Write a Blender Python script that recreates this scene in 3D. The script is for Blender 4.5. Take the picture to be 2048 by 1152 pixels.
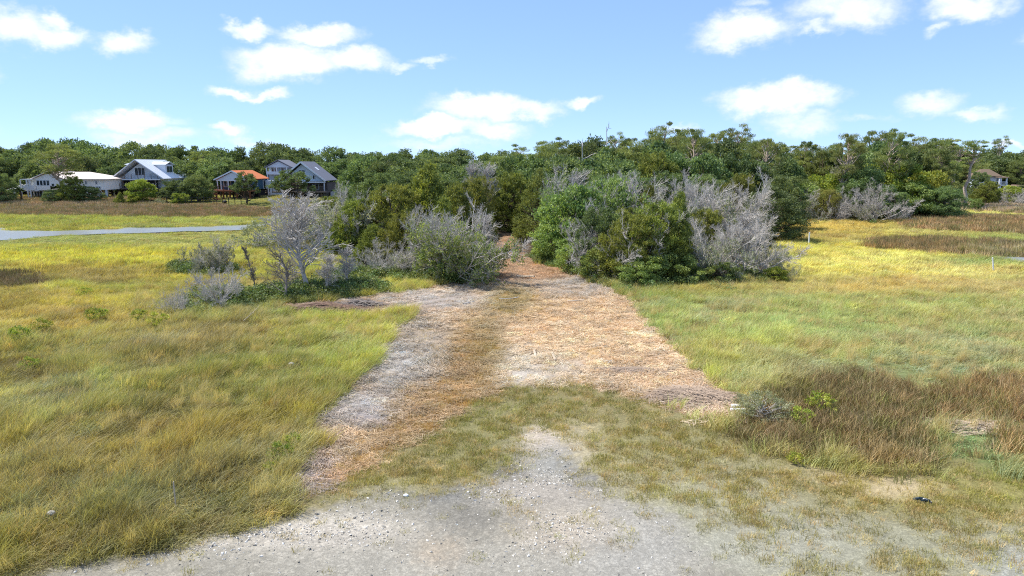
import bpy, math, random
import numpy as np
from math import radians, sin, cos, atan, atan2, asin, sqrt, pi

for o in list(bpy.data.objects):
    bpy.data.objects.remove(o, do_unlink=True)
scene = bpy.context.scene
COL = scene.collection

# ------------------------------------------------------------------ camera
FPX, CAM_H, HORIZON = 1365.0, 8.0, 330.0          # photograph measured at 2048 x 1152
TH = atan((576.0 - HORIZON) / FPX)
cd = bpy.data.cameras.new('camera'); cam = bpy.data.objects.new('camera', cd); COL.objects.link(cam)
cd.sensor_width = 36.0; cd.lens = FPX / 2048.0 * 36.0
cd.clip_start = 0.1; cd.clip_end = 20000.0
cam.location = (0, 0, CAM_H); cam.rotation_euler = (pi / 2 - TH, 0, 0)
scene.camera = cam

# ------------------------------------------------------------------ sun, sky, exposure
SUN_EL = radians(56.0)
SUN_AZ = atan2(-0.90, 0.28)                         # compass angle from +Y towards +X: sun to the left, a little behind the scene
SUN_DIR = (cos(SUN_EL) * sin(SUN_AZ), cos(SUN_EL) * cos(SUN_AZ), sin(SUN_EL))
sl = bpy.data.lights.new('sun', 'SUN'); sl.energy = 4.6; sl.angle = radians(0.55); sl.color = (1.0, 0.955, 0.88)
sun = bpy.data.objects.new('sun', sl); COL.objects.link(sun)
sun.rotation_euler = (pi / 2 - SUN_EL, 0, -SUN_AZ + pi)
sun.location = (-60, 20, 90)
vs = scene.view_settings
vs.view_transform = 'Standard'; vs.look = 'None'; vs.gamma = 1.0; vs.use_curve_mapping = False
vs.exposure = 0.56
scene.cycles.max_bounces = 6; scene.cycles.diffuse_bounces = 3; scene.cycles.glossy_bounces = 2
scene.cycles.transmission_bounces = 4; scene.cycles.transparent_max_bounces = 6
scene.cycles.caustics_reflective = False; scene.cycles.caustics_refractive = False
scene.cycles.use_denoising = False; scene.cycles.filter_width = 1.1
scene.cycles.sample_clamp_indirect = 6.0

def ray(x, y):
    u = (x - 1024.0) / FPX; v = (576.0 - y) / FPX
    return u, cos(TH) + v * sin(TH), -sin(TH) + v * cos(TH)
def G(x, y, z=0.0):
    dx, dy, dz = ray(x, y); t = (z - CAM_H) / dz
    return dx * t, dy * t
def XW(px, py, Y):
    dx, dy, dz = ray(px, py); return dx / dy * Y
def ZW(py, Y):
    dx, dy, dz = ray(1024, py); return CAM_H + Y * dz / dy
def PROJ(X, Y, Z=0.0):
    X = np.asarray(X, float); Y = np.asarray(Y, float); dZ = Z - CAM_H
    dep = np.maximum(Y * cos(TH) - dZ * sin(TH), 0.5); up = Y * sin(TH) + dZ * cos(TH)
    return 1024 + FPX * X / dep, 576 - FPX * up / dep

def lin(c):
    c = c / 255.0
    return c / 12.92 if c <= 0.04045 else ((c + 0.055) / 1.055) ** 2.4
def S(r, g, b, k=1.0):
    return (lin(r) * k, lin(g) * k, lin(b) * k)

# world: Nishita sky with clouds as part of the sky
w = bpy.data.worlds.new('World'); scene.world = w; w.use_nodes = True
w.cycles.sampling_method = 'MANUAL'; w.cycles.sample_map_resolution = 256
nt = w.node_tree; nt.nodes.clear()
class N:
    """small node helper bound to a tree"""
    def __init__(s, t): s.t = t
    def new(s, typ, **kw):
        n = s.t.nodes.new(typ)
        for k, v in kw.items(): setattr(n, k, v)
        return n
    def link(s, a, b): s.t.links.new(a, b)
    def val(s, sock, v):
        if hasattr(v, 'is_output') or isinstance(v, bpy.types.NodeSocket): s.t.links.new(v, sock)
        else: sock.default_value = v
    def math(s, op, a, b=None, c=None, clamp=False):
        n = s.new('ShaderNodeMath', operation=op, use_clamp=clamp); s.val(n.inputs[0], a)
        if b is not None: s.val(n.inputs[1], b)
        if c is not None: s.val(n.inputs[2], c)
        return n.outputs[0]
    def vec(s, op, a, b=None):
        n = s.new('ShaderNodeVectorMath', operation=op); s.val(n.inputs[0], a)
        if b is not None: s.val(n.inputs[1], b)
        return n.outputs['Value'] if op in ('LENGTH', 'DOT_PRODUCT') else n.outputs[0]
    def mix(s, f, a, b, mode='MIX'):
        n = s.new('ShaderNodeMix', data_type='RGBA', blend_type=mode); s.val(n.inputs[0], f)
        s.val(n.inputs[6], a if not isinstance(a, tuple) or len(a) == 4 else (*a, 1)); s.val(n.inputs[7], b if not isinstance(b, tuple) or len(b) == 4 else (*b, 1))
        return n.outputs[2]
    def noise(s, vec, scale, detail=3.0, rough=0.55, dist=0.0, dim='3D', out=0):
        n = s.new('ShaderNodeTexNoise', noise_dimensions=dim)
        if vec is not None: s.link(vec, n.inputs['Vector'])
        n.inputs['Scale'].default_value = scale; n.inputs['Detail'].default_value = detail
        n.inputs['Roughness'].default_value = rough; n.inputs['Distortion'].default_value = dist
        return n.outputs[out]
    def smooth(s, v, lo, hi, a=0.0, b=1.0):
        n = s.new('ShaderNodeMapRange', interpolation_type='SMOOTHSTEP'); s.val(n.inputs[0], v)
        n.inputs[1].default_value = lo; n.inputs[2].default_value = hi; n.inputs[3].default_value = a; n.inputs[4].default_value = b
        return n.outputs[0]

h = N(nt)
sky = h.new('ShaderNodeTexSky', sky_type='NISHITA'); sky.sun_disc = False
sky.sun_elevation = SUN_EL; sky.sun_rotation = SUN_AZ
sky.altitude = 0.0; sky.air_density = 0.6; sky.dust_density = 0.0; sky.ozone_density = 4.0
tc = h.new('ShaderNodeTexCoord')
sep = h.new('ShaderNodeSeparateXYZ'); h.link(tc.outputs['Generated'], sep.inputs[0])
az = h.math('ARCTAN2', sep.outputs[0], sep.outputs[1]); el = h.math('ARCSINE', sep.outputs[2])
cmb = h.new('ShaderNodeCombineXYZ'); h.link(az, cmb.inputs[0]); h.link(el, cmb.inputs[1])
p0 = cmb.outputs[0]
def centred(sock, amt):
    return h.vec('MULTIPLY', h.vec('SUBTRACT', sock, (0.5, 0.5, 0.5)), (amt, amt, 0))
stretch = h.vec('MULTIPLY', p0, (1.0, 1.5, 1.0))
warp1 = centred(h.noise(stretch, 9.0, 2.0, 0.5, out=1), 0.050)
warp2 = centred(h.noise(stretch, 30.0, 4.0, 0.62, out=1), 0.034)
pw = h.vec('ADD', h.vec('ADD', p0, warp1), warp2)
CLOUDS = [  # photo x, y, half width, half height, weight
 (30, 45, 85, 38, 1), (110, 62, 62, 26, 1), (100, 25, 26, 22, .9), (250, 85, 66, 30, 1), (292, 72, 28, 14, .75), (498, 50, 58, 18, .95),
 (640, 64, 92, 25, 1.05), (585, 120, 140, 48, 1.15), (715, 118, 85, 32, 1.0), (800, 135, 38, 13, .7), (860, 121, 48, 11, .65),
 (470, 176, 58, 15, 1), (530, 190, 56, 14, .95), (270, 238, 112, 22, 1.0), (300, 272, 130, 22, .72), (460, 257, 38, 14, .85), (500, 278, 90, 14, .6),
 (960, 215, 128, 36, 1.1), (1070, 222, 72, 26, .95), (875, 252, 112, 22, 1.1), (985, 258, 90, 24, .85), (1160, 206, 40, 17, .95), (880, 285, 140, 16, .6),
 (1485, 66, 112, 44, 1.1), (1625, 62, 36, 14, .75), (1690, 12, 125, 42, .9), (1500, 6, 40, 14, .6), (1945, 8, 92, 28, 1.0), (1870, 50, 30, 11, .65),
 (1550, 202, 138, 36, 1.15), (1600, 246, 90, 24, .7), (1855, 212, 76, 26, .8), (1960, 228, 64, 14, .7), (1350, 255, 50, 12, .65), (2022, 294, 46, 7, .8),
 (1740, 250, 60, 10, .45), (2150, 60, 90, 34, 1), (-110, 120, 90, 30, 1), (2200, 190, 90, 24, .9), (-120, 250, 110, 20, .9)]
m = None
for (cx, cy, rx, ry, wt) in CLOUDS:
    dx, dy, dz = ray(cx, cy); L = sqrt(dx * dx + dy * dy + dz * dz)
    a0, e0 = atan2(dx, dy), asin(dz / L)
    cl = cos(atan2(dx, dy))
    d = h.vec('LENGTH', h.vec('MULTIPLY', h.vec('SUBTRACT', pw, (a0, e0, 0)), (FPX / rx / cl, FPX / ry, 0)))
    v = h.math('MULTIPLY_ADD', h.math('MULTIPLY', d, d), -wt, wt)
    m = v if m is None else h.math('SMOOTH_MAX', m, v, 0.35)
# the same kind of scattered clouds over the rest of the sky
flat = h.new('ShaderNodeCombineXYZ'); zz = h.math('ADD', h.math('MAXIMUM', sep.outputs[2], 0.0), 0.12)
h.link(h.math('DIVIDE', sep.outputs[0], zz), flat.inputs[0]); h.link(h.math('DIVIDE', sep.outputs[1], zz), flat.inputs[1])
elsew = h.smooth(h.noise(flat.outputs[0], 0.9, 5.0, 0.55), 0.52, 0.66)
off = h.smooth(h.vec('DOT_PRODUCT', tc.outputs['Generated'], (0, 1, 0)), 0.72, 0.62)
m_alpha = h.smooth(h.math('ADD', m, h.math('MULTIPLY', h.math('SUBTRACT', h.noise(stretch, 55.0, 4.0, 0.6), 0.5), 0.85)), -0.08, 1.25)
alpha = h.math('MAXIMUM', m_alpha, h.math('MULTIPLY', elsew, off))
alpha = h.math('MULTIPLY', alpha, h.smooth(sep.outputs[2], -0.01, 0.03))
body = h.math('MULTIPLY', h.smooth(m, 0.05, 0.9), h.noise(stretch, 16.0, 3.0, 0.5))
cloudcol = h.mix(h.smooth(body, 0.0, 0.55), (6.3, 6.9, 8.1), (8.3, 8.4, 8.6))
gm = h.new('ShaderNodeGamma'); h.link(sky.outputs[0], gm.inputs[0]); gm.inputs[1].default_value = 0.45
skyc = h.mix(1.0, gm.outputs[0], (2.15, 2.78, 3.85), 'MULTIPLY')
skyall = h.mix(h.math('MULTIPLY', alpha, 0.96), skyc, cloudcol)
bg = h.new('ShaderNodeBackground'); bg.inputs[1].default_value = 0.10; h.link(skyall, bg.inputs[0])
wo = h.new('ShaderNodeOutputWorld'); h.link(bg.outputs[0], wo.inputs[0])

# ------------------------------------------------------------------ helpers
def vnoise(x, y, seed=0):
    x = np.asarray(x, float); y = np.asarray(y, float)
    xi = np.floor(x).astype(np.int64); yi = np.floor(y).astype(np.int64); fx = x - xi; fy = y - yi
    fx = fx * fx * (3 - 2 * fx); fy = fy * fy * (3 - 2 * fy)
    def hsh(a, b):
        n = (a * 374761393 + b * 668265263 + seed * 974711) & 0xffffffff
        n = ((n ^ (n >> 13)) * 1274126177) & 0xffffffff
        return ((n ^ (n >> 16)) & 0xffff) / 65535.0
    return (hsh(xi, yi) * (1 - fx) + hsh(xi + 1, yi) * fx) * (1 - fy) + (hsh(xi, yi + 1) * (1 - fx) + hsh(xi + 1, yi + 1) * fx) * fy
def fbm(x, y, seed=0, octv=4):
    s = 0; a = 0.5; t = 0
    for k in range(octv):
        s = s + a * vnoise(np.asarray(x) * 2 ** k, np.asarray(y) * 2 ** k, seed + k * 17); t += a; a *= 0.5
    return s / t
def sstep(v, a, b):
    t = np.clip((v - a) / (b - a), 0, 1); return t * t * (3 - 2 * t)

def mk_mesh(name, V, F, mat=None, attrs=None, smooth=False):
    """V (n,3); F list of int arrays with 3 or 4 columns; attrs name -> per vertex float or colour"""
    V = np.ascontiguousarray(V, dtype=np.float32)
    Fs = [np.asarray(f, np.int32) for f in (F if isinstance(F, list) else [F]) if len(f)]
    me = bpy.data.meshes.new(name)
    me.vertices.add(len(V)); me.vertices.foreach_set('co', V.ravel())
    tot = np.concatenate([np.full(len(f), f.shape[1], np.int32) for f in Fs]) if Fs else np.zeros(0, np.int32)
    idx = np.concatenate([f.ravel() for f in Fs]) if Fs else np.zeros(0, np.int32)
    me.loops.add(len(idx)); me.polygons.add(len(tot))
    me.loops.foreach_set('vertex_index', idx)
    st = np.zeros(len(tot), np.int32); st[1:] = np.cumsum(tot)[:-1]
    me.polygons.foreach_set('loop_start', st)
    if len(tot): me.polygons.foreach_set('use_smooth', np.full(len(tot), smooth, bool))
    for k, a in (attrs or {}).items():
        a = np.asarray(a, np.float32)
        if a.ndim == 1:
            me.attributes.new(k, 'FLOAT', 'POINT').data.foreach_set('value', a)
        elif a.shape[1] == 4:
            me.attributes.new(k, 'FLOAT_COLOR', 'POINT').data.foreach_set('color', a.ravel())
        else:
            me.attributes.new(k, 'FLOAT_VECTOR', 'POINT').data.foreach_set('vector', a.ravel())
    me.update(calc_edges=True)
    if mat: me.materials.append(mat)
    return me
def link(name, me, parent=None, loc=None):
    o = bpy.data.objects.new(name, me); COL.objects.link(o)
    if parent: o.parent = parent
    if loc is not None: o.location = loc
    return o
def tag(o, label, cat=None, group=None, kind=None):
    o['label'] = label
    if cat: o['category'] = cat
    if group: o['group'] = group
    if kind: o['kind'] = kind
    return o
def empty(name, loc):
    o = bpy.data.objects.new(name, None); o.empty_display_size = 0.3; COL.objects.link(o); o.location = loc
    return o

def mat_new(name):
    m = bpy.data.materials.new(name); m.use_nodes = True; m.node_tree.nodes.clear(); return m, N(m.node_tree)
def plain(name, col, rough=0.7, var=0.12, scale=6.0, bump=0.0, metal=0.0, spec=0.3):
    m, n = mat_new(name); t = n.new('ShaderNodeTexCoord'); ns = n.noise(t.outputs['Object'], scale, 4.0)
    c = n.mix(ns, tuple(max(0, x * (1 - var)) for x in col), tuple(min(1, x * (1 + var)) for x in col))
    b = n.new('ShaderNodeBsdfPrincipled'); n.link(c, b.inputs['Base Color']); b.inputs['Roughness'].default_value = rough
    b.inputs['Metallic'].default_value = metal; b.inputs['Specular IOR Level'].default_value = spec
    if bump:
        bp = n.new('ShaderNodeBump'); bp.inputs['Strength'].default_value = bump; bp.inputs['Distance'].default_value = 0.02
        n.link(n.noise(t.outputs['Object'], scale * 8, 3.0), bp.inputs['Height']); n.link(bp.outputs[0], b.inputs['Normal'])
    o = n.new('ShaderNodeOutputMaterial'); n.link(b.outputs[0], o.inputs[0]); return m
def leafy(n, col, trans=0.35, gloss=0.04, tcol=None):
    d = n.new('ShaderNodeBsdfDiffuse'); n.val(d.inputs[0], col)
    t = n.new('ShaderNodeBsdfTranslucent'); n.val(t.inputs[0], n.mix(1.0, col, (1.15, 1.1, 0.6), 'MULTIPLY'))
    m1 = n.new('ShaderNodeMixShader'); m1.inputs[0].default_value = trans; n.link(d.outputs[0], m1.inputs[1]); n.link(t.outputs[0], m1.inputs[2])
    g = n.new('ShaderNodeBsdfGlossy'); g.inputs['Roughness'].default_value = 0.65; g.inputs[0].default_value = (1, 1, 1, 1)
    m2 = n.new('ShaderNodeMixShader'); m2.inputs[0].default_value = gloss; n.link(m1.outputs[0], m2.inputs[1]); n.link(g.outputs[0], m2.inputs[2])
    o = n.new('ShaderNodeOutputMaterial'); n.link(m2.outputs[0], o.inputs[0])
def leaf_mat(name, dark, light, trans=0.38, gloss=0.022):
    m, n = mat_new(name)
    a = n.new('ShaderNodeAttribute'); a.attribute_name = 'lc'
    oi = n.new('ShaderNodeObjectInfo')
    c = n.mix(a.outputs['Fac'], dark, light)
    hs = n.new('ShaderNodeHueSaturation'); n.link(c, hs.inputs['Color'])
    n.link(n.math('MULTIPLY_ADD', oi.outputs['Random'], 0.035, 0.4825), hs.inputs['Hue'])
    n.link(n.math('MULTIPLY_ADD', n.math('FRACT', n.math('MULTIPLY', oi.outputs['Random'], 7.31)), 0.55, 0.80), hs.inputs['Value'])
    leafy(n, hs.outputs[0], trans, gloss); return m

# ------------------------------------------------------------------ where things lie on the ground (plan worked out from the photograph)
def inpoly(x, y, poly):
    r = np.zeros(np.shape(x), bool); n = len(poly)
    for i in range(n):
        x0, y0 = poly[i]; x1, y1 = poly[(i + 1) % n]
        if y0 == y1: continue
        c = ((y0 > y) != (y1 > y)) & (x < (x1 - x0) * (y - y0) / (y1 - y0) + x0); r ^= c
    return r
GRAVEL = [(-400, 1300), (60, 1152), (270, 1108), (420, 1078), (560, 1040), (690, 1005), (745, 978), (850, 985), (955, 968), (1015, 930), (1048, 885), (1060, 850), (1085, 835),
          (1118, 862), (1142, 925), (1215, 985), (1330, 1020), (1400, 1075), (1470, 1152), (1600, 1300)]
TURF = [(560, 1035), (600, 1000), (700, 965), (790, 900), (880, 845), (960, 800), (1040, 778), (1130, 765), (1230, 775), (1335, 812), (1420, 850), (1470, 880), (1520, 905), (1620, 930), (1740, 950),
        (1850, 945), (1880, 905), (1930, 905), (1990, 935), (2100, 980), (2400, 1050), (2600, 1400), (1300, 1400), (1000, 1100), (700, 1020)]
GREEN_GAP = [(1840, 855), (1900, 840), (2000, 845), (2010, 900), (1990, 940), (1860, 945), (1850, 900)]
TRACK = [(1018, 470), (1030, 490), (1060, 520), (1130, 545), (1180, 562), (1235, 585), (1300, 640), (1338, 690), (1395, 748), (1440, 778), (1505, 825), (1450, 852), (1335, 812), (1230, 775),
         (1130, 765), (1040, 778), (960, 800), (880, 845), (790, 900), (700, 965), (600, 1000), (560, 985), (545, 955), (600, 912), (655, 885), (600, 858), (640, 820), (690, 780), (745, 725), (800, 655),
         (838, 622), (730, 632), (640, 632), (565, 622), (560, 610), (650, 605), (760, 590), (860, 572), (930, 560), (985, 530), (1000, 500), (1008, 470)]
REED_A = [(1440, 870), (1500, 825), (1530, 790), (1600, 762), (1690, 748), (1760, 752), (1820, 775), (1880, 788), (1930, 762), (2000, 752), (2300, 745), (2300, 900), (2048, 930), (2005, 920), (2010, 850),
          (1900, 838), (1850, 860), (1870, 935), (1780, 945), (1660, 922), (1560, 905), (1500, 900)]
REED_B = [(1735, 486), (1760, 480), (1860, 480), (2048, 490), (2400, 500), (2400, 530), (2048, 517), (1900, 511), (1800, 503), (1740, 496)]
REED_C = [(1780, 440), (1850, 434), (2048, 436), (2500, 440), (2500, 475), (2048, 470), (1900, 466), (1820, 458)]
REED_D = [(1820, 418), (1900, 404), (2048, 400), (2500, 398), (2500, 432), (2048, 430), (1900, 424)]
REED_E = [(-300, 400), (560, 404), (590, 420), (560, 436), (350, 437), (150, 433), (-300, 430)]
REED_F = [(-200, 548), (30, 548), (60, 558), (100, 564), (90, 572), (40, 579), (-200, 584)]
REEDS = [REED_A, REED_B, REED_C, REED_D, REED_E, REED_F]
CREEK = [(-500, 452), (0, 456), (20, 461), (120, 462), (220, 459), (260, 455), (330, 455), (420, 452), (505, 449), (530, 444), (545, 447), (530, 455), (480, 460), (330, 465), (180, 468), (80, 474), (0, 482), (-500, 496)]
CREEK2 = [(420, 447), (470, 443), (520, 441), (560, 443), (500, 446)]
POOL = [(1985, 516), (2048, 518), (2400, 524), (2400, 534), (2048, 526), (2000, 520)]
LAWN = [(420, 402), (560, 402), (600, 412), (560, 420), (440, 412), (330, 414), (330, 404)]
WOODS = [(985, 525), (930, 555), (850, 560), (740, 545), (690, 520), (560, 470), (590, 420), (680, 400), (-400, 398), (-400, 334), (2500, 334), (2500, 400), (1900, 412), (1830, 425), (1790, 436), (1560, 445), (1530, 500), (1560, 545),
         (1420, 565), (1250, 570), (1140, 545), (1060, 515), (1030, 480), (1022, 474), (1010, 474), (1005, 500)]
def warp(px, py, X, Y, amt=1.0):
    k = np.clip(900.0 / np.maximum(Y, 8), 4, 60) * amt
    return px + (fbm(X * 0.9, Y * 0.9, 3) - 0.5) * k * 1.6, py + (fbm(X * 0.9 + 40, Y * 0.9, 9) - 0.5) * k * 0.55
def zone(X, Y, jit=1.0):
    """0 marsh 1 gravel 2 turf 3 track 4 reeds 5 water 6 woods 7 lawn"""
    px, py = PROJ(X, Y); px, py = warp(px, py, X, Y, jit)
    z = np.zeros(np.shape(px), np.int32)
    z[inpoly(px, py, WOODS)] = 6
    z[(px > 950) & (px < 1085) & (py < 548) & (py > 430)] = 6
    z[inpoly(px, py, TURF)] = 2
    z[inpoly(px, py, TRACK)] = 3
    z[inpoly(px, py, GRAVEL)] = 1
    for r in REEDS: z[inpoly(px, py, r)] = 4
    z[inpoly(px, py, LAWN)] = 7
    for r in (CREEK, CREEK2, POOL): z[inpoly(px, py, r)] = 5
    z[np.asarray(Y) < 9.0] = 1
    return z
def blobs(px, py, lst, base, bw):
    num = np.zeros(np.shape(px) + (3,)) + np.array(base) * bw; den = np.zeros(np.shape(px)) + bw
    for (cx, cy, rx, ry, c, wt) in lst:
        g = wt * np.exp(-(((px - cx) / rx) ** 2 + ((py - cy) / ry) ** 2)); num += g[..., None] * np.array(c); den += g
    return num / den[..., None]
def height(X, Y):
    X = np.asarray(X, float); Y = np.asarray(Y, float)
    hgt = (fbm(X * 0.10, Y * 0.10, 21) - 0.5) * 0.34 + (fbm(X * 0.7, Y * 0.7, 22) - 0.5) * 0.10
    px, py = PROJ(X, Y)
    flat = sstep(py, 830, 930) * sstep(px, 500, 760) * 0.75
    hgt = hgt * (1 - flat)
    hgt = hgt + 0.7 * sstep(Y, 128, 150) * (1 - sstep(Y, 600, 1200) * 0)
    wet = np.exp(-((py - 461) / 12.0) ** 2) * sstep(px, 640, 520)
    return hgt * (1 - wet) - 0.12 * wet
def gz(X, Y): return float(height(np.array([X]), np.array([Y]))[0])
# ------------------------------------------------------------------ ground
GK = 0.66
GROUND_MARSH = [(300, 470, 300, 40, S(120, 125, 62), 1), (1850, 740, 220, 40, S(140, 150, 96), 2.0), (1950, 680, 60, 7, S(214, 205, 185), 5), (1960, 900, 70, 60, S(120, 140, 84), 2), (620, 600, 300, 30, S(110, 105, 60), 1),
                (580, 738, 14, 6, S(190, 185, 165), 2)]
GROUND_TRACK = [(a_, b_, c_, d_, S(168, 128, 76), 3.0) for a_, b_, c_, d_ in ((965, 690, 30, 30), (940, 740, 36, 34), (890, 790, 44, 30), (840, 840, 50, 30), (780, 890, 50, 28), (720, 940, 50, 26))] + [ # mown straw, ash grey wrack, bare pale patches
 (1010, 500, 60, 40, S(192, 160, 130), 2), (1000, 560, 70, 16, S(176, 150, 130), 1.4), (880, 600, 70, 14, S(182, 172, 164), 2.2), (1150, 570, 50, 18, S(178, 160, 140), 2), (700, 618, 120, 10, S(166, 138, 112), 2.4),
 (1040, 610, 60, 30, S(164, 132, 74), 1.6), (1240, 640, 90, 50, S(212, 176, 130), 2), (1330, 740, 80, 50, S(216, 180, 132), 2.4), (1130, 660, 120, 26, S(222, 184, 132), 2.2), (1240, 710, 110, 20, S(226, 194, 150), 2.4),
 (860, 690, 60, 26, S(176, 164, 148), 2.6), (800, 740, 46, 28, S(186, 182, 176), 3), (840, 640, 50, 16, S(178, 158, 130), 2), (720, 815, 66, 24, S(180, 176, 174), 3.4), (740, 835, 60, 16, S(158, 148, 146), 3), (610, 945, 60, 40, S(170, 152, 142), 3.4),
 (930, 730, 36, 50, S(160, 128, 66), 3), (960, 700, 26, 50, S(140, 128, 62), 3), (850, 820, 60, 50, S(172, 142, 94), 2.6), (1000, 790, 60, 20, S(186, 146, 90), 2), (690, 900, 30, 30, S(192, 162, 116), 3.4), (740, 890, 50, 30, S(178, 148, 104), 2),
 (1030, 715, 32, 34, S(204, 196, 184), 4.5), (1080, 760, 44, 18, S(198, 190, 176), 3.5), (1150, 735, 46, 24, S(192, 178, 162), 3.4), (1230, 770, 40, 20, S(190, 154, 108), 2), (1400, 805, 70, 20, S(196, 160, 126), 3), (1460, 828, 40, 14, S(198, 162, 134), 3)]
GROUND_GRAVEL = [(1090, 870, 40, 30, S(216, 204, 190), 2.6), (1110, 915, 36, 26, S(168, 170, 168), 3), (1180, 950, 30, 30, S(140, 140, 136), 2.0), (1090, 985, 90, 24, S(192, 186, 178), 2), (560, 1065, 160, 22, S(226, 220, 210), 3.2),
                 (640, 1072, 90, 8, S(120, 120, 120), 1.6), (880, 990, 50, 12, S(128, 130, 130), 2.4), (930, 1035, 60, 26, S(150, 148, 142), 1.6), (1150, 1065, 80, 30, S(206, 196, 182), 2), (880, 1110, 40, 20, S(196, 178, 156), 1.4), (1250, 1100, 90, 60, S(188, 188, 184), 1.6), (900, 1130, 300, 30, S(186, 184, 176), 1.2),
                 (1010, 940, 18, 20, S(110, 108, 104), 1.6)]
GROUND_TURF = [(1000, 880, 120, 60, S(142, 138, 94), 1), (1330, 900, 140, 50, S(156, 150, 108), 1), (1250, 960, 60, 40, S(180, 172, 140), 1.5), (1400, 1000, 140, 50, S(172, 168, 140), 1.6), (1500, 1100, 220, 60, S(176, 174, 158), 2.2), (1850, 1110, 220, 50, S(168, 166, 140), 1.6), (1800, 975, 60, 18, S(214, 192, 156), 3.4), (1670, 955, 30, 8, S(206, 186, 150), 2.4),
               (1160, 900, 30, 40, S(204, 190, 160), 2.2), (760, 970, 90, 20, S(170, 162, 120), 1.2), (1900, 985, 200, 40, S(150, 144, 84), 1), (2040, 1130, 60, 40, S(180, 182, 180), 1.5)]
def ground_col(X, Y):
    acc = 0
    rs = np.random.RandomState(5)
    for k in range(5):
        s = 0.0 if k == 0 else 0.22 + 0.004 * np.asarray(Y)
        jx = X + rs.normal(0, 1, np.shape(X)) * s; jy = Y + rs.normal(0, 1, np.shape(X)) * s
        z = zone(jx, jy); px, py = PROJ(jx, jy)
        c = np.zeros(np.shape(px) + (3,))
        for zi, lst, base in ((0, GROUND_MARSH, S(104, 98, 54)), (1, GROUND_GRAVEL, S(174, 171, 160)), (2, GROUND_TURF, S(150, 139, 98)), (3, GROUND_TRACK, S(200, 166, 126))):
            mk = z == zi
            if mk.any(): c[mk] = blobs(px[mk], py[mk], lst, base, 0.28)
        c[z == 1] *= np.array([.90, .86, .79]); c[z == 4] = S(84, 72, 50); c[z == 5] = S(150, 146, 134); c[z == 6] = S(92, 78, 58); c[z == 7] = S(112, 120, 60)
        acc = acc + c * GK
    return acc / 5
def grow_rows(a, b, n, p0=30.0):
    t = np.linspace(math.log(a + p0), math.log(b + p0), n); return np.exp(t) - p0
ys = np.concatenate([np.linspace(-60, 4, 8), grow_rows(5, 200, 430, 2.0), grow_rows(206, 9000, 40, 10.0)])
us = np.linspace(-1, 1, 521); us = us * (0.62 + 0.38 * us ** 2)
YY, UU = np.meshgrid(ys, us, indexing='ij')
hw = np.maximum(YY, 0) * 1.30 + 26.0
XX = UU * hw
ZZ = height(XX, YY)
gcol = ground_col(XX, YY)
zz_ = zone(XX, YY)
Vg = np.stack([XX, YY, ZZ], -1).reshape(-1, 3)
nr, nc = YY.shape
ii = (np.arange(nr - 1)[:, None] * nc + np.arange(nc - 1)[None]).ravel()
quads = np.stack([ii, ii + 1, ii + 1 + nc, ii + nc], 1)
# ground, mown track and gravel lot share one sheet, split where the surface changes
zc = zz_.reshape(-1)[quads]
kindq = np.where((zc == 1).sum(1) >= 2, 1, np.where((zc == 3).sum(1) >= 2, 3, 0))

def ground_mat():
    m, n = mat_new('soil')
    a = n.new('ShaderNodeAttribute'); a.attribute_name = 'gcol'
    geo = n.new('ShaderNodeNewGeometry'); P = geo.outputs['Position']
    n1 = n.noise(P, 0.8, 5.0, 0.6); n2 = n.noise(P, 6.0, 5.0, 0.65); n3 = n.noise(P, 34.0, 3.0, 0.6)
    f = n.math('MULTIPLY', n.math('MULTIPLY_ADD', n1, 0.5, 0.75), n.math('MULTIPLY_ADD', n2, 0.7, 0.65))
    f = n.math('MULTIPLY', f, n.math('MULTIPLY_ADD', n3, 0.8, 0.6))
    vo = n.new('ShaderNodeTexVoronoi'); n.link(P, vo.inputs['Vector']); vo.inputs['Scale'].default_value = 22.0
    sp = n.new('ShaderNodeSeparateColor'); n.link(vo.outputs['Color'], sp.inputs[0])
    f = n.math('MULTIPLY', f, n.math('MULTIPLY_ADD', n.math('POWER', sp.outputs[0], 2.5), 0.35, 0.90))
    cmb = n.new('ShaderNodeCombineXYZ'); [n.link(f, cmb.inputs[i]) for i in range(3)]
    c = n.mix(1.0, a.outputs['Color'], cmb.outputs[0], 'MULTIPLY')
    b = n.new('ShaderNodeBsdfPrincipled'); n.link(c, b.inputs['Base Color']); b.inputs['Roughness'].default_value = 0.95; b.inputs['Specular IOR Level'].default_value = 0.15
    bp = n.new('ShaderNodeBump'); bp.inputs['Strength'].default_value = 0.6; bp.inputs['Distance'].default_value = 0.05
    n.link(n.math('ADD', n2, n.math('MULTIPLY', n3, 0.5)), bp.inputs['Height']); n.link(bp.outputs[0], b.inputs['Normal'])
    o = n.new('ShaderNodeOutputMaterial'); n.link(b.outputs[0], o.inputs[0]); return m
SOIL = ground_mat()
gc4 = np.concatenate([gcol.reshape(-1, 3), np.ones((nr * nc, 1))], 1)
for kd, nm, lb, ct in ((0, 'ground', 'flat salt marsh ground under the grass and trees', 'ground'), (3, 'path', 'mown straw covered track leading into the trees', 'path'), (1, 'gravel_road', 'pale grey gravel and crushed shell lot at the near end', 'road')):
    q = quads[kindq == kd]; u, inv = np.unique(q.ravel(), return_inverse=True)
    o = link(nm, mk_mesh(nm, Vg[u], inv.reshape(-1, 4), SOIL, {'gcol': gc4[u]}, True)); tag(o, lb, ct, kind='structure')

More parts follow.
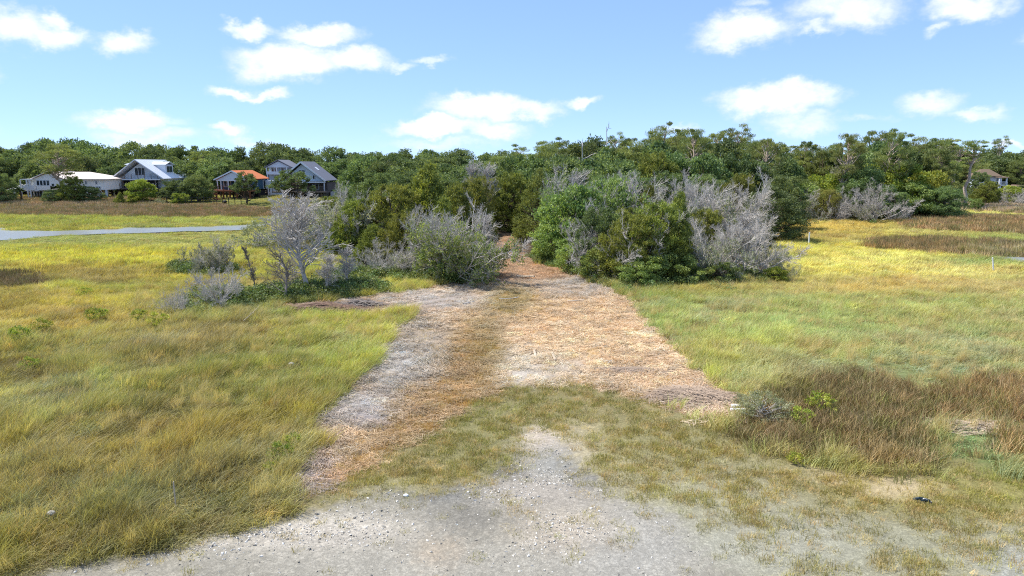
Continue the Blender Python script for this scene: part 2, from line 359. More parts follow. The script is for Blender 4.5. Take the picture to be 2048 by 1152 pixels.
# tidal creek and pool: sheets a little above the mud
def water_mat():
    m, n = mat_new('creek_water'); geo = n.new('ShaderNodeNewGeometry')
    b = n.new('ShaderNodeBsdfPrincipled'); b.inputs['Base Color'].default_value = (*S(150, 150, 142, .8), 1); b.inputs['Roughness'].default_value = 0.22; b.inputs['IOR'].default_value = 1.33
    bp = n.new('ShaderNodeBump'); bp.inputs['Strength'].default_value = 0.25; bp.inputs['Distance'].default_value = 0.05
    n.link(n.noise(geo.outputs['Position'], 2.2, 4.0), bp.inputs['Height']); n.link(bp.outputs[0], b.inputs['Normal'])
    o = n.new('ShaderNodeOutputMaterial'); n.link(b.outputs[0], o.inputs[0]); return m
WATER = water_mat()
import bmesh
def sheet(name, poly, z, mat):
    pts = []
    for i in range(len(poly)):                       # subdivide and roughen the bank line
        (x0, y0), (x1, y1) = poly[i], poly[(i + 1) % len(poly)]
        a, b = G(x0, y0), G(x1, y1); k = max(1, int(math.hypot(b[0] - a[0], b[1] - a[1]) / 1.2))
        for j in range(k):
            t = j / k; X, Y = a[0] + (b[0] - a[0]) * t, a[1] + (b[1] - a[1]) * t
            pts.append((X + (float(fbm(X * .4, Y * .4, 31)) - .5) * 2.2, Y + (float(fbm(X * .4, Y * .4, 32)) - .5) * 3.0))
    bm = bmesh.new(); f = bm.faces.new([bm.verts.new((p[0], p[1], z)) for p in pts]); f.normal_update()
    if f.normal.z < 0: f.normal_flip()
    bmesh.ops.triangulate(bm, faces=bm.faces[:]); me = bpy.data.meshes.new(name); bm.to_mesh(me); bm.free(); me.materials.append(mat)
    return link(name, me)
for poly, z, lb in ((CREEK, 0.03, 'pale tidal creek winding through the marsh in front of the houses'), (CREEK2, 0.04, 'thin side arm of the pale tidal creek behind the dead trees'), (POOL, 0.03, 'small pale tidal pool beside the far brown reeds')):
    tag(sheet('creek' if poly is not POOL else 'tidal_pool', poly, z + (0.12 if poly is POOL else 0), WATER), lb, 'water', kind='structure')

# ------------------------------------------------------------------ ground cover
def blades(rng, n, rad, hmin, hmax, wid, lean, curl, segs=3, flat=False, droop=0.0):
    """n ribbon blades around the origin, height about 1"""
    a = rng.uniform(0, 2 * pi, n); r = rad * np.sqrt(rng.uniform(0, 1, n))
    bx, by = r * np.cos(a), r * np.sin(a)
    H = rng.uniform(hmin, hmax, n); yaw = rng.uniform(0, 2 * pi, n); fy = rng.uniform(0, 2 * pi, n)
    lx = lean + rng.normal(0, curl, n); ly = rng.normal(0, curl, n)
    V = []; F4 = []; F3 = []; T = []
    wx, wy = np.cos(fy) * wid * 0.5, np.sin(fy) * wid * 0.5
    for k in range(segs + 1):
        t = k / segs; s = t ** 1.8
        cx = bx + lx * H * s; cy = by + ly * H * s; cz = H * (t - (0.28 * (lx * lx + ly * ly) + droop) * t * t)
        ww = (1 - t) ** 0.7 if k < segs else 0.0
        V.append(np.stack([cx - wx * ww, cy - wy * ww, cz], 1))
        if k < segs: V.append(np.stack([cx + wx * ww, cy + wy * ww, cz], 1))
    V = np.concatenate(V); i = np.arange(n)
    for k in range(segs - 1): F4.append(np.stack([i + 2 * k * n, i + (2 * k + 1) * n, i + (2 * k + 3) * n, i + (2 * k + 2) * n], 1))
    k = segs - 1; F3.append(np.stack([i + 2 * k * n, i + (2 * k + 1) * n, i + (2 * k + 2) * n], 1))
    rv = rng.uniform(0, 1, n); A = np.tile(rv, 2 * segs + 1)
    return V, F4 + F3, A
def cover_mat(name, trans, tipcol, tipmix, var=0.5):
    m, n = mat_new(name)
    a = n.new('ShaderNodeAttribute'); a.attribute_name = 'gcol'; a.attribute_type = 'INSTANCER'
    l = n.new('ShaderNodeAttribute'); l.attribute_name = 'lc'
    c = n.mix(n.math('MULTIPLY', n.math('GREATER_THAN', l.outputs['Fac'], 0.72), tipmix), a.outputs['Color'], tipcol)
    f = n.math('MULTIPLY_ADD', l.outputs['Fac'], var, 1 - var / 2); cmb = n.new('ShaderNodeCombineXYZ'); [n.link(f, cmb.inputs[i]) for i in range(3)]
    leafy(n, n.mix(1.0, c, cmb.outputs[0], 'MULTIPLY'), trans, 0.03); return m
M_GRASS = cover_mat('marsh_grass_blade', 0.38, S(214, 196, 132, .95), 0.4)
M_REED = cover_mat('needlerush_stem', 0.15, S(150, 128, 96, .8), 0.5, 0.7)
M_STRAW = cover_mat('dry_straw', 0.2, S(222, 196, 150, .8), 0.35, 0.4)
M_STONE = cover_mat('shell_stone', 0.0, S(230, 226, 216, .8), 0.5, 0.3)
M_LEAF = cover_mat('low_leaf', 0.35, S(150, 170, 80, .7), 0.3, 0.5)
def proto_coll(name, meshes):
    c = bpy.data.collections.new(name)
    for k, me in enumerate(meshes): c.objects.link(bpy.data.objects.new('%s_%02d' % (name, k), me))
    return c
rg = np.random.RandomState(11)
def bl(name, mat, **kw):
    V, F, A = blades(rg, **kw); return mk_mesh(name, V, F, mat, {'lc': A})
C_TALL = proto_coll('tall_clump', [bl('tall_clump', M_GRASS, n=54, rad=0.30, hmin=.45, hmax=1.0, wid=.014, lean=.22, curl=.24) for k in range(4)])
C_FAR = proto_coll('far_clump', [bl('far_clump', M_GRASS, n=44, rad=0.55, hmin=.55, hmax=1.0, wid=.034, lean=.30, curl=.25, segs=2) for k in range(4)])
C_REED = proto_coll('reed_clump', [bl('reed_clump', M_REED, n=40, rad=0.26, hmin=.35, hmax=1.0, wid=.015, lean=.06, curl=.18, segs=2) for k in range(4)])
C_REEDF = proto_coll('far_reed_clump', [bl('far_reed_clump', M_REED, n=44, rad=0.5, hmin=.5, hmax=1.0, wid=.045, lean=.05, curl=.15, segs=2) for k in range(3)])
C_TURF = proto_coll('turf_clump', [bl('turf_clump', M_GRASS, n=38, rad=0.19, hmin=.06, hmax=.17, wid=.010, lean=.2, curl=.5, segs=2) for k in range(4)])
def straw(n, rad, ln, wid, zz):
    a = rg.uniform(0, 2 * pi, n); r = rad * np.sqrt(rg.uniform(0, 1, n)); c = np.stack([r * np.cos(a), r * np.sin(a), rg.uniform(0.004, zz, n)], 1)
    d = rg.normal(0, 1, (n, 3)) * (1, .8, .16); d /= np.linalg.norm(d, axis=1)[:, None]; L = rg.uniform(.4, 1, n)[:, None] * ln
    s = np.stack([-d[:, 1], d[:, 0], rg.normal(0, .3, n)], 1) * wid * .5
    V = np.concatenate([c - d * L / 2 - s, c - d * L / 2 + s, c + d * L / 2 + s * .6, c + d * L / 2 - s * .6]); V[:, 2] = np.maximum(V[:, 2], 0.003)
    i = np.arange(n); return mk_mesh('straw_clump', V, np.stack([i, i + n, i + 2 * n, i + 3 * n], 1), M_STRAW, {'lc': np.tile(rg.uniform(0, 1, n), 4)})
C_STRAW = proto_coll('straw_clump', [straw(40, .26, .24, .010, .06) for k in range(4)])
def stone(k):
    n = 7; a = np.sort(rg.uniform(0, 2 * pi, n)); r = rg.uniform(.6, 1, n)
    el = rg.uniform(.45, .9); top = np.stack([r * np.cos(a) * .7, r * np.sin(a) * el * .7, rg.uniform(.12, .34, n)], 1); bot = np.stack([r * np.cos(a), r * np.sin(a) * el, np.full(n, -.05)], 1)
    V = np.concatenate([top, bot, [[0, 0, .34]]]); i = np.arange(n); j = (i + 1) % n
    return mk_mesh('stone', V, [np.stack([i + n, j + n, j, i], 1), np.stack([i, j, np.full(n, 2 * n)], 1)], M_STONE, {'lc': np.full(2 * n + 1, rg.uniform())})
C_STONE = proto_coll('stone', [stone(k) for k in range(6)])
def leaftuft(n, rad, L, W):
    a = rg.uniform(0, 2 * pi, n); r = rad * np.sqrt(rg.uniform(0, 1, n)); z = rg.uniform(.1, 1, n) * (1 - .5 * r / rad)
    c = np.stack([r * np.cos(a), r * np.sin(a), z], 1); d = rg.normal(0, 1, (n, 3)) * (1, 1, .7); d /= np.linalg.norm(d, axis=1)[:, None]
    q = np.cross(d, rg.normal(0, 1, (n, 3))); q /= np.linalg.norm(q, axis=1)[:, None]
    V = np.concatenate([c, c + d * L * .5 - q * W, c + d * L, c + d * L * .5 + q * W]); i = np.arange(n)
    return mk_mesh('leaf_tuft', V, np.stack([i, i + n, i + 2 * n, i + 3 * n], 1), M_LEAF, {'lc': np.tile(rg.uniform(0, 1, n), 4)})
C_LEAF = proto_coll('leaf_tuft', [leaftuft(170, .55, .15, .04) for k in range(4)])

def scatter(name, pts, rot, sc, col, coll, label, cat):
    n = len(pts)
    me = mk_mesh(name, pts, [], None, {'gcol': np.concatenate([col, np.ones((n, 1))], 1), 'rot': rot, 'sc': sc})
    o = link(name, me); tag(o, label, cat, kind='stuff')
    ng = bpy.data.node_groups.new(name, 'GeometryNodeTree')
    ng.interface.new_socket('Geometry', in_out='INPUT', socket_type='NodeSocketGeometry'); ng.interface.new_socket('Geometry', in_out='OUTPUT', socket_type='NodeSocketGeometry')
    gi = ng.nodes.new('NodeGroupInput'); go = ng.nodes.new('NodeGroupOutput')
    ci = ng.nodes.new('GeometryNodeCollectionInfo'); ci.inputs[0].default_value = coll; ci.inputs[1].default_value = True; ci.inputs[2].default_value = True
    ip = ng.nodes.new('GeometryNodeInstanceOnPoints'); ip.inputs['Pick Instance'].default_value = True
    ra = ng.nodes.new('GeometryNodeInputNamedAttribute'); ra.data_type = 'FLOAT_VECTOR'; ra.inputs[0].default_value = 'rot'
    sa = ng.nodes.new('GeometryNodeInputNamedAttribute'); sa.data_type = 'FLOAT_VECTOR'; sa.inputs[0].default_value = 'sc'
    rv = ng.nodes.new('FunctionNodeRandomValue'); rv.data_type = 'INT'; rv.inputs[4].default_value = 0; rv.inputs[5].default_value = len(coll.objects) - 1
    L = ng.links.new
    L(gi.outputs[0], ip.inputs['Points']); L(ci.outputs[0], ip.inputs['Instance']); L(rv.outputs[2], ip.inputs['Instance Index'])
    L(ra.outputs[0], ip.inputs['Rotation']); L(sa.outputs[0], ip.inputs['Scale']); L(ip.outputs[0], go.inputs[0])
    md = o.modifiers.new('cover', 'NODES'); md.node_group = ng
    return o

GC = 1.42
GRASS_COL = [ # x, y, rx, ry, colour as the photograph shows it, weight
 (100, 480, 260, 14, S(128, 138, 56), 1.4), (380, 485, 180, 18, S(158, 154, 56), 1.2), (90, 520, 220, 16, S(190, 180, 58), 1.8), (330, 530, 120, 30, S(180, 170, 60), 1.2), (210, 545, 90, 14, S(152, 124, 58), 1.8), (200, 562, 60, 6, S(112, 94, 50), 2.2), (320, 540, 60, 8, S(130, 112, 52), 1.6),
 (200, 575, 140, 10, S(146, 150, 62), 1.4), (90, 620, 160, 26, S(166, 140, 58), 1.6), (230, 605, 120, 18, S(186, 178, 60), 1.8), (60, 645, 120, 14, S(184, 160, 70), 1.5), (260, 595, 90, 6, S(112, 100, 52), 1.4),
 (480, 660, 120, 20, S(140, 124, 58), 1.3), (360, 690, 120, 22, S(112, 92, 46), 1.7), (260, 720, 90, 16, S(110, 100, 48), 1.5), (720, 670, 120, 50, S(158, 160, 58), 2.6), (600, 740, 140, 50, S(140, 146, 54), 2.2), (440, 770, 120, 40, S(120, 122, 50), 1.6), (690, 760, 50, 40, S(162, 158, 60), 1.8),
 (120, 700, 140, 30, S(140, 136, 64), 1.4), (40, 745, 60, 18, S(84, 72, 40), 1.6), (190, 760, 110, 20, S(150, 150, 80), 1.6), (130, 790, 40, 20, S(86, 70, 42), 1.6), (60, 830, 90, 30, S(158, 152, 82), 1.6), (330, 830, 100, 40, S(122, 116, 48), 1.3), (260, 890, 140, 40, S(152, 132, 62), 1.6),
 (480, 870, 100, 50, S(146, 128, 52), 1.4), (130, 930, 120, 30, S(136, 112, 52), 1.4), (480, 950, 90, 40, S(124, 114, 48), 1.2), (300, 1010, 200, 40, S(114, 104, 48), 1.6), (80, 1060, 140, 50, S(124, 108, 52), 1.5), (560, 830, 60, 50, S(156, 142, 52), 1.4), (350, 960, 90, 30, S(104, 86, 40), 1.3),
 (790, 560, 80, 14, S(166, 166, 66), 2.4), (640, 540, 120, 40, S(160, 160, 66), 1.5), (480, 610, 90, 30, S(120, 130, 62), 1.2), (300, 440, 400, 10, S(132, 140, 56), 1.6), (450, 440, 160, 6, S(170, 166, 54), 1.6),
 (1270, 590, 60, 20, S(122, 140, 58), 2.0), (1400, 572, 70, 10, S(168, 150, 58), 1.8), (1380, 640, 120, 30, S(142, 156, 64), 1.8), (1480, 730, 80, 50, S(164, 162, 60), 2.0), (1600, 650, 200, 40, S(152, 162, 70), 1.6), (1560, 560, 100, 14, S(190, 178, 74), 1.6),
 (1700, 520, 160, 22, S(214, 196, 80), 3.0), (1850, 545, 160, 14, S(214, 194, 92), 2.4), (1780, 575, 140, 12, S(194, 164, 78), 2.2), (1980, 580, 120, 10, S(176, 160, 84), 1.6), (1700, 610, 200, 20, S(162, 164, 72), 1.4), (1950, 620, 160, 20, S(158, 160, 78), 1.4), (1850, 680, 200, 24, S(150, 156, 82), 1.6), (1850, 745, 160, 22, S(138, 150, 88), 2.4),
 (1620, 455, 120, 12, S(192, 160, 54), 2.4), (1600, 475, 120, 8, S(166, 140, 58), 2.0), (1800, 470, 120, 8, S(186, 170, 66), 1.8), (1560, 500, 90, 12, S(196, 184, 62), 1.4), (1980, 478, 140, 6, S(142, 152, 66), 1.8), (1960, 525, 110, 9, S(118, 136, 62), 2.4), (1900, 430, 160, 4, S(218, 208, 84), 3), (1950, 900, 60, 50, S(116, 142, 72), 2.4), (1760, 560, 20, 5, S(150, 160, 50), 2)]
TURF_COL = [(960, 870, 130, 60, S(122, 122, 56), 1.6), (1150, 795, 110, 20, S(118, 122, 54), 1.8), (1060, 900, 40, 60, S(150, 140, 80), 1.2), (1320, 870, 110, 30, S(134, 126, 62), 1.6), (1450, 900, 90, 30, S(138, 122, 54), 1.4), (620, 1010, 80, 24, S(116, 116, 52), 1.4), (850, 930, 60, 20, S(118, 112, 58), 1.2),
            (1600, 960, 160, 40, S(152, 138, 72), 1.6), (1850, 1000, 160, 60, S(154, 142, 66), 1.6), (2020, 960, 90, 60, S(150, 152, 62), 1.6), (1500, 1080, 160, 50, S(150, 142, 98), 1.6), (1800, 1080, 200, 40, S(146, 138, 84), 1.4), (1650, 1010, 100, 30, S(128, 120, 62), 1.2)]
WEDGE = [(965, 690, 30, 30), (940, 740, 36, 34), (890, 790, 44, 30), (840, 840, 50, 30), (780, 890, 50, 28), (720, 940, 50, 26)]
TRACK_COL = [(a_, b_, c_, d_, S(178, 136, 76), 3.2) for a_, b_, c_, d_ in WEDGE] + [(805, 735, 40, 30, S(176, 170, 168), 4.5), (715, 815, 50, 22, S(176, 170, 168), 4.5), (740, 838, 46, 12, S(150, 142, 142), 3), (600, 950, 46, 30, S(172, 156, 150), 4), (870, 600, 60, 12, S(184, 176, 172), 3.5), (1150, 570, 46, 16, S(176, 164, 152), 3), (1025, 520, 60, 30, S(196, 166, 138), 2.5), (830, 690, 46, 40, S(158, 146, 132), 3), (660, 880, 50, 40, S(164, 142, 126), 2.4), (580, 960, 40, 30, S(160, 140, 130), 2.6), (780, 770, 40, 24, S(156, 146, 138), 2.6), (1150, 640, 160, 30, S(218, 178, 124), 1.6), (800, 880, 60, 30, S(164, 142, 86), 2.4), (1020, 490, 40, 20, S(200, 164, 128), 2), (940, 740, 34, 56, S(168, 134, 62), 3.2), (975, 700, 26, 44, S(140, 130, 58), 3.2), (1020, 610, 40, 26, S(150, 132, 66), 2.4), (850, 820, 70, 50, S(178, 146, 92), 2.4), (690, 880, 40, 30, S(200, 170, 120), 3), (740, 930, 50, 30, S(184, 154, 104), 2), (1180, 690, 140, 40, S(226, 188, 134), 2), (1330, 740, 70, 50, S(222, 184, 134), 2),
             (820, 730, 60, 36, S(192, 178, 156), 2.4), (730, 815, 60, 24, S(178, 166, 154), 2.6), (610, 945, 60, 36, S(184, 158, 142), 2.6), (880, 600, 80, 14, S(190, 176, 160), 2.4), (1060, 740, 70, 30, S(214, 196, 166), 2.4), (1400, 800, 70, 20, S(204, 172, 142), 2.6), (680, 620, 130, 10, S(170, 138, 112), 2.4)]
REED_COL = [(1700, 780, 160, 40, S(100, 86, 52), 1.6), (1600, 870, 160, 40, S(108, 90, 54), 1.6), (1960, 800, 110, 40, S(122, 96, 56), 1.8), (1780, 900, 60, 40, S(122, 108, 68), 1.6), (1540, 800, 40, 20, S(92, 96, 56), 1.6), (2030, 890, 30, 40, S(150, 120, 78), 1.8), (1850, 492, 160, 12, S(112, 90, 58), 2), (1990, 503, 60, 10, S(140, 130, 100), 2), (1900, 450, 160, 14, S(124, 98, 66), 2),
            (1950, 415, 120, 14, S(154, 134, 118), 2.4), (250, 415, 300, 12, S(124, 106, 84), 2.2), (420, 422, 140, 10, S(118, 94, 68), 2), (40, 560, 60, 20, S(74, 62, 46), 2.4), (1470, 870, 40, 30, S(112, 100, 50), 1.6)]
rs = np.random.RandomState(77)
BANDS = [(8.5, 17, 26, 1.0), (17, 28, 19, 1.12), (28, 48, 12, 1.3), (48, 80, 6.5, 1.0), (80, 128, 3.4, 1.35), (128, 178, 1.6, 1.8)]
def cand(y0, y1, dens, xpad=7.0, kx=0.82):
    A = (y1 - y0) * (kx * (y0 + y1) + 2 * xpad); n = int(A * dens)
    Y = np.sqrt(rs.uniform(y0 ** 2, y1 ** 2, n)); X = rs.uniform(-1, 1, n) * (kx * Y + xpad); return X, Y
def jcol(c, n, amt=.22):
    b = np.exp(rs.normal(0, amt, (n, 1))); hh = rs.normal(0, .07, (n, 1)); return np.clip(c * b * np.concatenate([1 + hh, 1 + 0 * hh, 1 - hh], 1), 0, .9)
def memb(X, Y, zid, sig, k=6):
    r = 0
    for _ in range(k): r = r + (zone(X + rs.normal(0, sig, len(X)), Y + rs.normal(0, sig * 1.2, len(X))) == zid)
    return r / k
acc = {}
def add(key, *arrs): acc.setdefault(key, []).append(arrs)
DARKS = [(480, 655, 40, 10), (40, 745, 60, 14), (190, 770, 60, 14), (130, 795, 40, 16), (350, 700, 60, 10), (90, 850, 60, 14)]
for (y0, y1, dens, ws) in BANDS:
    far = y0 >= 48
    X, Y = cand(y0, y1, dens)
    z = zone(X, Y); px, py = PROJ(X, Y); Z = height(X, Y); n = len(X)
    fl = fbm(X * .22, Y * .22, 51); fl2 = fbm(X * .05, Y * .05, 52); fl3 = fbm(X * .55, Y * .55, 57)
    # ---- tall marsh grass
    mk = (z == 0) | (z == 7)
    c = blobs(px + (fl - .5) * 60, py + (fl3 - .5) * 18, GRASS_COL, S(150, 142, 58), .45) * GC
    fl4 = fbm(X * 1.3, Y * .9, 59)
    brown = sstep(fbm(X * .35 + 9, Y * .30, 66), .58, .72) * .4 * (py > 520) * (px < 700); pale = sstep(fbm(X * .3 + 30, Y * .26, 67), .55, .66) * .5 * (py > 600)
    c = c * (1 - brown[:, None]) + np.array(S(120, 100, 56)) * brown[:, None]; c = c * (1 - pale[:, None]) + np.array(S(176, 170, 104)) * pale[:, None]
    c = c * (0.60 + .42 * fl[:, None] + .52 * fl4[:, None]) * np.stack([.82 + .2 * fl3, np.ones(n) * 1.0, 1.45 + .6 * fl2], 1)
    tus = sstep(fbm(X * .75, Y * .75, 68), .40, .66)
    rr_ = rs.rand(n); c = np.where((rr_ < .09)[:, None], np.array(S(198, 178, 120)) * (.7 + .5 * rs.rand(n))[:, None], c); c = np.where((rr_ > .95)[:, None], np.array(S(122, 100, 58)) * (.7 + .6 * rs.rand(n))[:, None], c)
    hh = .24 + .20 * fl + .26 * tus
    lf = sstep(px, 760, 420) * sstep(py, 610, 720); hh = hh * (1 + .45 * lf * fl3 * 1.4)
    gap = np.exp(-(((px - 1850) / 230) ** 2 + ((py - 745) / 34) ** 2)) + np.exp(-(((px - 1930) / 90) ** 2 + ((py - 900) / 55) ** 2)); hh = hh * (1 - .72 * np.clip(gap, 0, 1))
    if y0 < 28: hh = hh * (1 - .75 * memb(X, Y, 1, .8))
    if 17 <= y0 < 48: hh = np.where((memb(X, Y, 3, .5) > .15) & (px < 1000), np.maximum(hh, .62), hh)
    hh = hh * (1 - .6 * (px < 560) * sstep(py, 458, 462) * (1 - sstep(py, 486, 498)))
    hh = np.where(z == 7, .10, hh); hh = np.where(Y > 95, hh * 1.25, hh)
    roll = (fbm(X * .12, Y * .12, 58) - .5) * 3.2
    yaw = -.15 + roll + rs.normal(0, .35, n)
    rot = np.stack([rs.normal(0, .08, n), rs.normal(0, .08, n) + .1, yaw], 1)
    s = np.stack([hh * 0 + ws * (0.85 + .3 * rs.rand(n)), hh * 0 + ws, hh * (0.8 + .4 * rs.rand(n))], 1)
    P = np.stack([X, Y, Z - .02], 1)
    for nm, sel in (('w', px < 1000), ('e', px >= 1000)):
        q = mk & sel; q &= rs.rand(n) > .85 * np.clip(gap, 0, 1) * (1 - far)
        add(('tall', nm, far), P[q], rot[q], s[q], jcol(c[q], q.sum()))
    # ---- reeds
    if True:
        X2, Y2 = cand(y0, y1, dens * 1.1); z2 = zone(X2 + rs.normal(0, .3, len(X2)), Y2 + rs.normal(0, .4, len(X2))); q = z2 == 4; X2, Y2 = X2[q], Y2[q]; p2, r2 = PROJ(X2, Y2); k = len(X2)
        if k:
            c2 = blobs(p2, r2, REED_COL, S(116, 98, 66), .5) * 1.85 * np.where(Y2 > 48, 1.3, 1.0)[:, None] * (0.7 + .6 * fbm(X2 * .3, Y2 * .3, 61))[:, None]
            mixg = (rs.rand(k) < .36)[:, None]; c2 = np.where(mixg, np.array(S(128, 128, 64)) * (.7 + .6 * rs.rand(k))[:, None], c2); mixt = (rs.rand(k) < .14)[:, None]; c2 = np.where(mixt, np.array(S(176, 150, 108)), c2)
            h2 = (.85 + .45 * fbm(X2 * .3, Y2 * .3, 62)) * np.where(Y2 < 40, .47, np.where(p2 < 1000, .62, .8)) * (.7 + .6 * fbm(X2 * 1.1, Y2 * 1.1, 63))
            P2 = np.stack([X2, Y2, height(X2, Y2) - .02], 1); rt = np.stack([rs.normal(0, .08, k), rs.normal(.03, .08, k), rs.uniform(0, 6.3, k)], 1)
            s2 = np.stack([np.full(k, ws), np.full(k, ws), h2 * (.75 + .5 * rs.rand(k))], 1)
            for nm, sel in (('a', (p2 > 1300) & (r2 > 700)), ('b', (p2 > 1300) & (r2 <= 700)), ('c', (p2 < 1300) & (r2 < 480)), ('d', (p2 < 1300) & (r2 >= 480))):
                add(('reed', nm, far), P2[sel], rt[sel], s2[sel], jcol(c2[sel], int(sel.sum()), .28))
    # ---- short turf and stubble
    if not far:
        X3, Y3 = cand(y0, y1, dens * 2.8); z3 = zone(X3, Y3); p3, r3 = PROJ(X3, Y3); k = len(X3); f3 = fbm(X3 * .8, Y3 * .8, 71); f4 = fbm(X3 * 2.2, Y3 * 2.2, 72)
        mt = memb(X3, Y3, 2, .55, 7); den = np.where((z3 == 2) | (z3 == 1), .97 * mt ** 1.2, 0.0)
        spar = np.exp(-(((p3 - 1480) / 260) ** 2 + ((r3 - 1100) / 90) ** 2)) * .42 + np.exp(-(((p3 - 1800) / 60) ** 2 + ((r3 - 972) / 20) ** 2)) * .7 + np.exp(-(((p3 - 1165) / 34) ** 2 + ((r3 - 890) / 45) ** 2)) * .7 + np.exp(-(((p3 - 2000) / 150) ** 2 + ((r3 - 1130) / 50) ** 2)) * .35
        den = den * (1 - .35 * sstep(p3, 1180, 1350) * sstep(r3, 860, 960)); den = np.clip(den - spar, 0, 1); m1_ = z3 == 1; den[m1_] = np.maximum(den[m1_] * .9, np.where(f3[m1_] > .58, .10, .012))
        ol = np.exp(-(((p3 - 965) / 40) ** 2 + ((r3 - 715) / 50) ** 2)) + np.exp(-(((p3 - 1020) / 50) ** 2 + ((r3 - 612) / 26) ** 2)) + .9 * np.exp(-(((p3 - 860) / 80) ** 2 + ((r3 - 830) / 46) ** 2)) + .5 * np.exp(-(((p3 - 1010) / 60) ** 2 + ((r3 - 790) / 20) ** 2)) + .5 * np.exp(-(((p3 - 715) / 60) ** 2 + ((r3 - 925) / 40) ** 2))
        den[z3 == 3] = np.clip(np.maximum(ol[z3 == 3], 1.3 * memb(X3[z3 == 3], Y3[z3 == 3], 2, .7)), .05, .95); den[(z3 == 0) & (r3 > 640)] = .15
        q = rs.rand(k) < den * (.16 + 1.15 * sstep(f4 * .6 + .4 * fbm(X3 * 5, Y3 * 5, 73), .38, .62)) * np.where(z3 == 2, .92, 1.0); X3, Y3, p3, r3, f3, z3 = X3[q], Y3[q], p3[q], r3[q], f3[q], z3[q]; k = len(X3)
        c3 = np.where((z3 == 3)[:, None], blobs(p3, r3, TRACK_COL, S(200, 160, 108), .22) * .92, blobs(p3, r3, TURF_COL, S(152, 144, 84), .5)) * np.array([1.14, 1.18, 1.2]) * (.7 + .6 * f3)[:, None]
        dry = (rs.rand(k) < .28)[:, None]; c3 = np.where(dry, np.array(S(196, 172, 124)) * (.7 + .5 * rs.rand(k))[:, None], c3)
        P3 = np.stack([X3, Y3, height(X3, Y3) - .01], 1); rt = np.stack([rs.normal(0, .15, k), rs.normal(0, .15, k), rs.uniform(0, 6.3, k)], 1)
        hz = (.07 + .09 * f3) * np.where(z3 == 1, .7, 1.0); s3 = np.stack([np.full(k, ws), np.full(k, ws), hz / .11], 1); s3[:, :2] *= (.7 + .5 * rs.rand(k))[:, None]; s3[:, 0] *= 1
        add(('turf',), P3, rt, s3, jcol(c3, k, .25))
        # ---- cut straw on the track
        X4, Y4 = cand(y0, y1, dens * 2.2); z4 = zone(X4 + rs.normal(0, .22, len(X4)), Y4 + rs.normal(0, .22, len(X4))); p4, r4 = PROJ(X4, Y4); f4 = fbm(X4 * .9, Y4 * .9, 81)
        bare = np.exp(-(((p4 - 1030) / 34) ** 2 + ((r4 - 715) / 34) ** 2)) * .5
        for (cx, cy, rx, ry, wt) in ((800, 735, 50, 34, .75), (860, 685, 50, 26, .6), (720, 815, 60, 24, .75), (745, 838, 50, 14, .7), (605, 945, 56, 36, .6), (880, 600, 80, 12, .75), (1080, 757, 50, 20, .7), (1150, 735, 46, 22, .6), (1150, 572, 50, 16, .6), (990, 560, 70, 14, .5), (700, 622, 120, 9, .4)): bare = bare + wt * .6 * np.exp(-(((p4 - cx) / rx) ** 2 + ((r4 - cy) / ry) ** 2))
        q = (z4 == 3) & (rs.rand(len(X4)) < (.02 + 1.1 * f4 - bare)); X4, Y4, p4, r4, f4 = X4[q], Y4[q], p4[q], r4[q], f4[q]; k = len(X4)
        c4 = (lambda q_: q_ * .70 + q_.mean(1, keepdims=True) * .30)(blobs(p4, r4, TRACK_COL, S(220, 188, 146), .22)) * 1.06 * (.6 + .75 * fbm(X4 * 1.6, Y4 * 1.6, 83))[:, None]
        P4 = np.stack([X4, Y4, height(X4, Y4) + .005], 1); rt = np.stack([rs.normal(0, .06, k), rs.normal(0, .06, k), .5 + (fbm(X4 * .3, Y4 * .3, 84) - .5) * 6 + rs.normal(0, .3, k)], 1)
        s4 = np.stack([np.full(k, ws)] * 3, 1) * (.7 + .6 * rs.rand(k))[:, None]; s4[:, 2] *= 1 + 2.2 * np.clip(f4 - .45, 0, 1)
        add(('straw',), P4, rt, s4, jcol(c4, k, .22))
    else:
        X4, Y4 = cand(y0, y1, 10); z4 = zone(X4, Y4); q = z4 == 3; X4, Y4 = X4[q], Y4[q]; k = len(X4); p4, r4 = PROJ(X4, Y4)
        add(('straw',), np.stack([X4, Y4, height(X4, Y4) + .005], 1), np.stack([np.zeros(k), np.zeros(k), rs.uniform(0, 6, k)], 1), np.full((k, 3), 1.6), jcol(blobs(p4, r4, TRACK_COL, S(206, 156, 110), .5) * .84, k))
X6, Y6 = cand(9, 48, 3.0); z6 = zone(X6, Y6); q = (z6 == 0) & (fbm(X6 * .5, Y6 * .5, 95) > .5); X6, Y6 = X6[q], Y6[q]; k = len(X6); p6 = PROJ(X6, Y6)[0]
c6 = np.array(S(214, 196, 140)) * (.7 + .5 * rs.rand(k, 1))
for nm, sel in (('w', p6 < 1000), ('e', p6 >= 1000)): add(('tall', nm, False), np.stack([X6, Y6, height(X6, Y6)], 1)[sel], np.stack([rs.normal(0, .2, k), rs.normal(.1, .2, k), rs.normal(0, 1, k)], 1)[sel], np.stack([np.full(k, .5), np.full(k, .5), .5 + .35 * rs.rand(k)], 1)[sel], c6[sel])
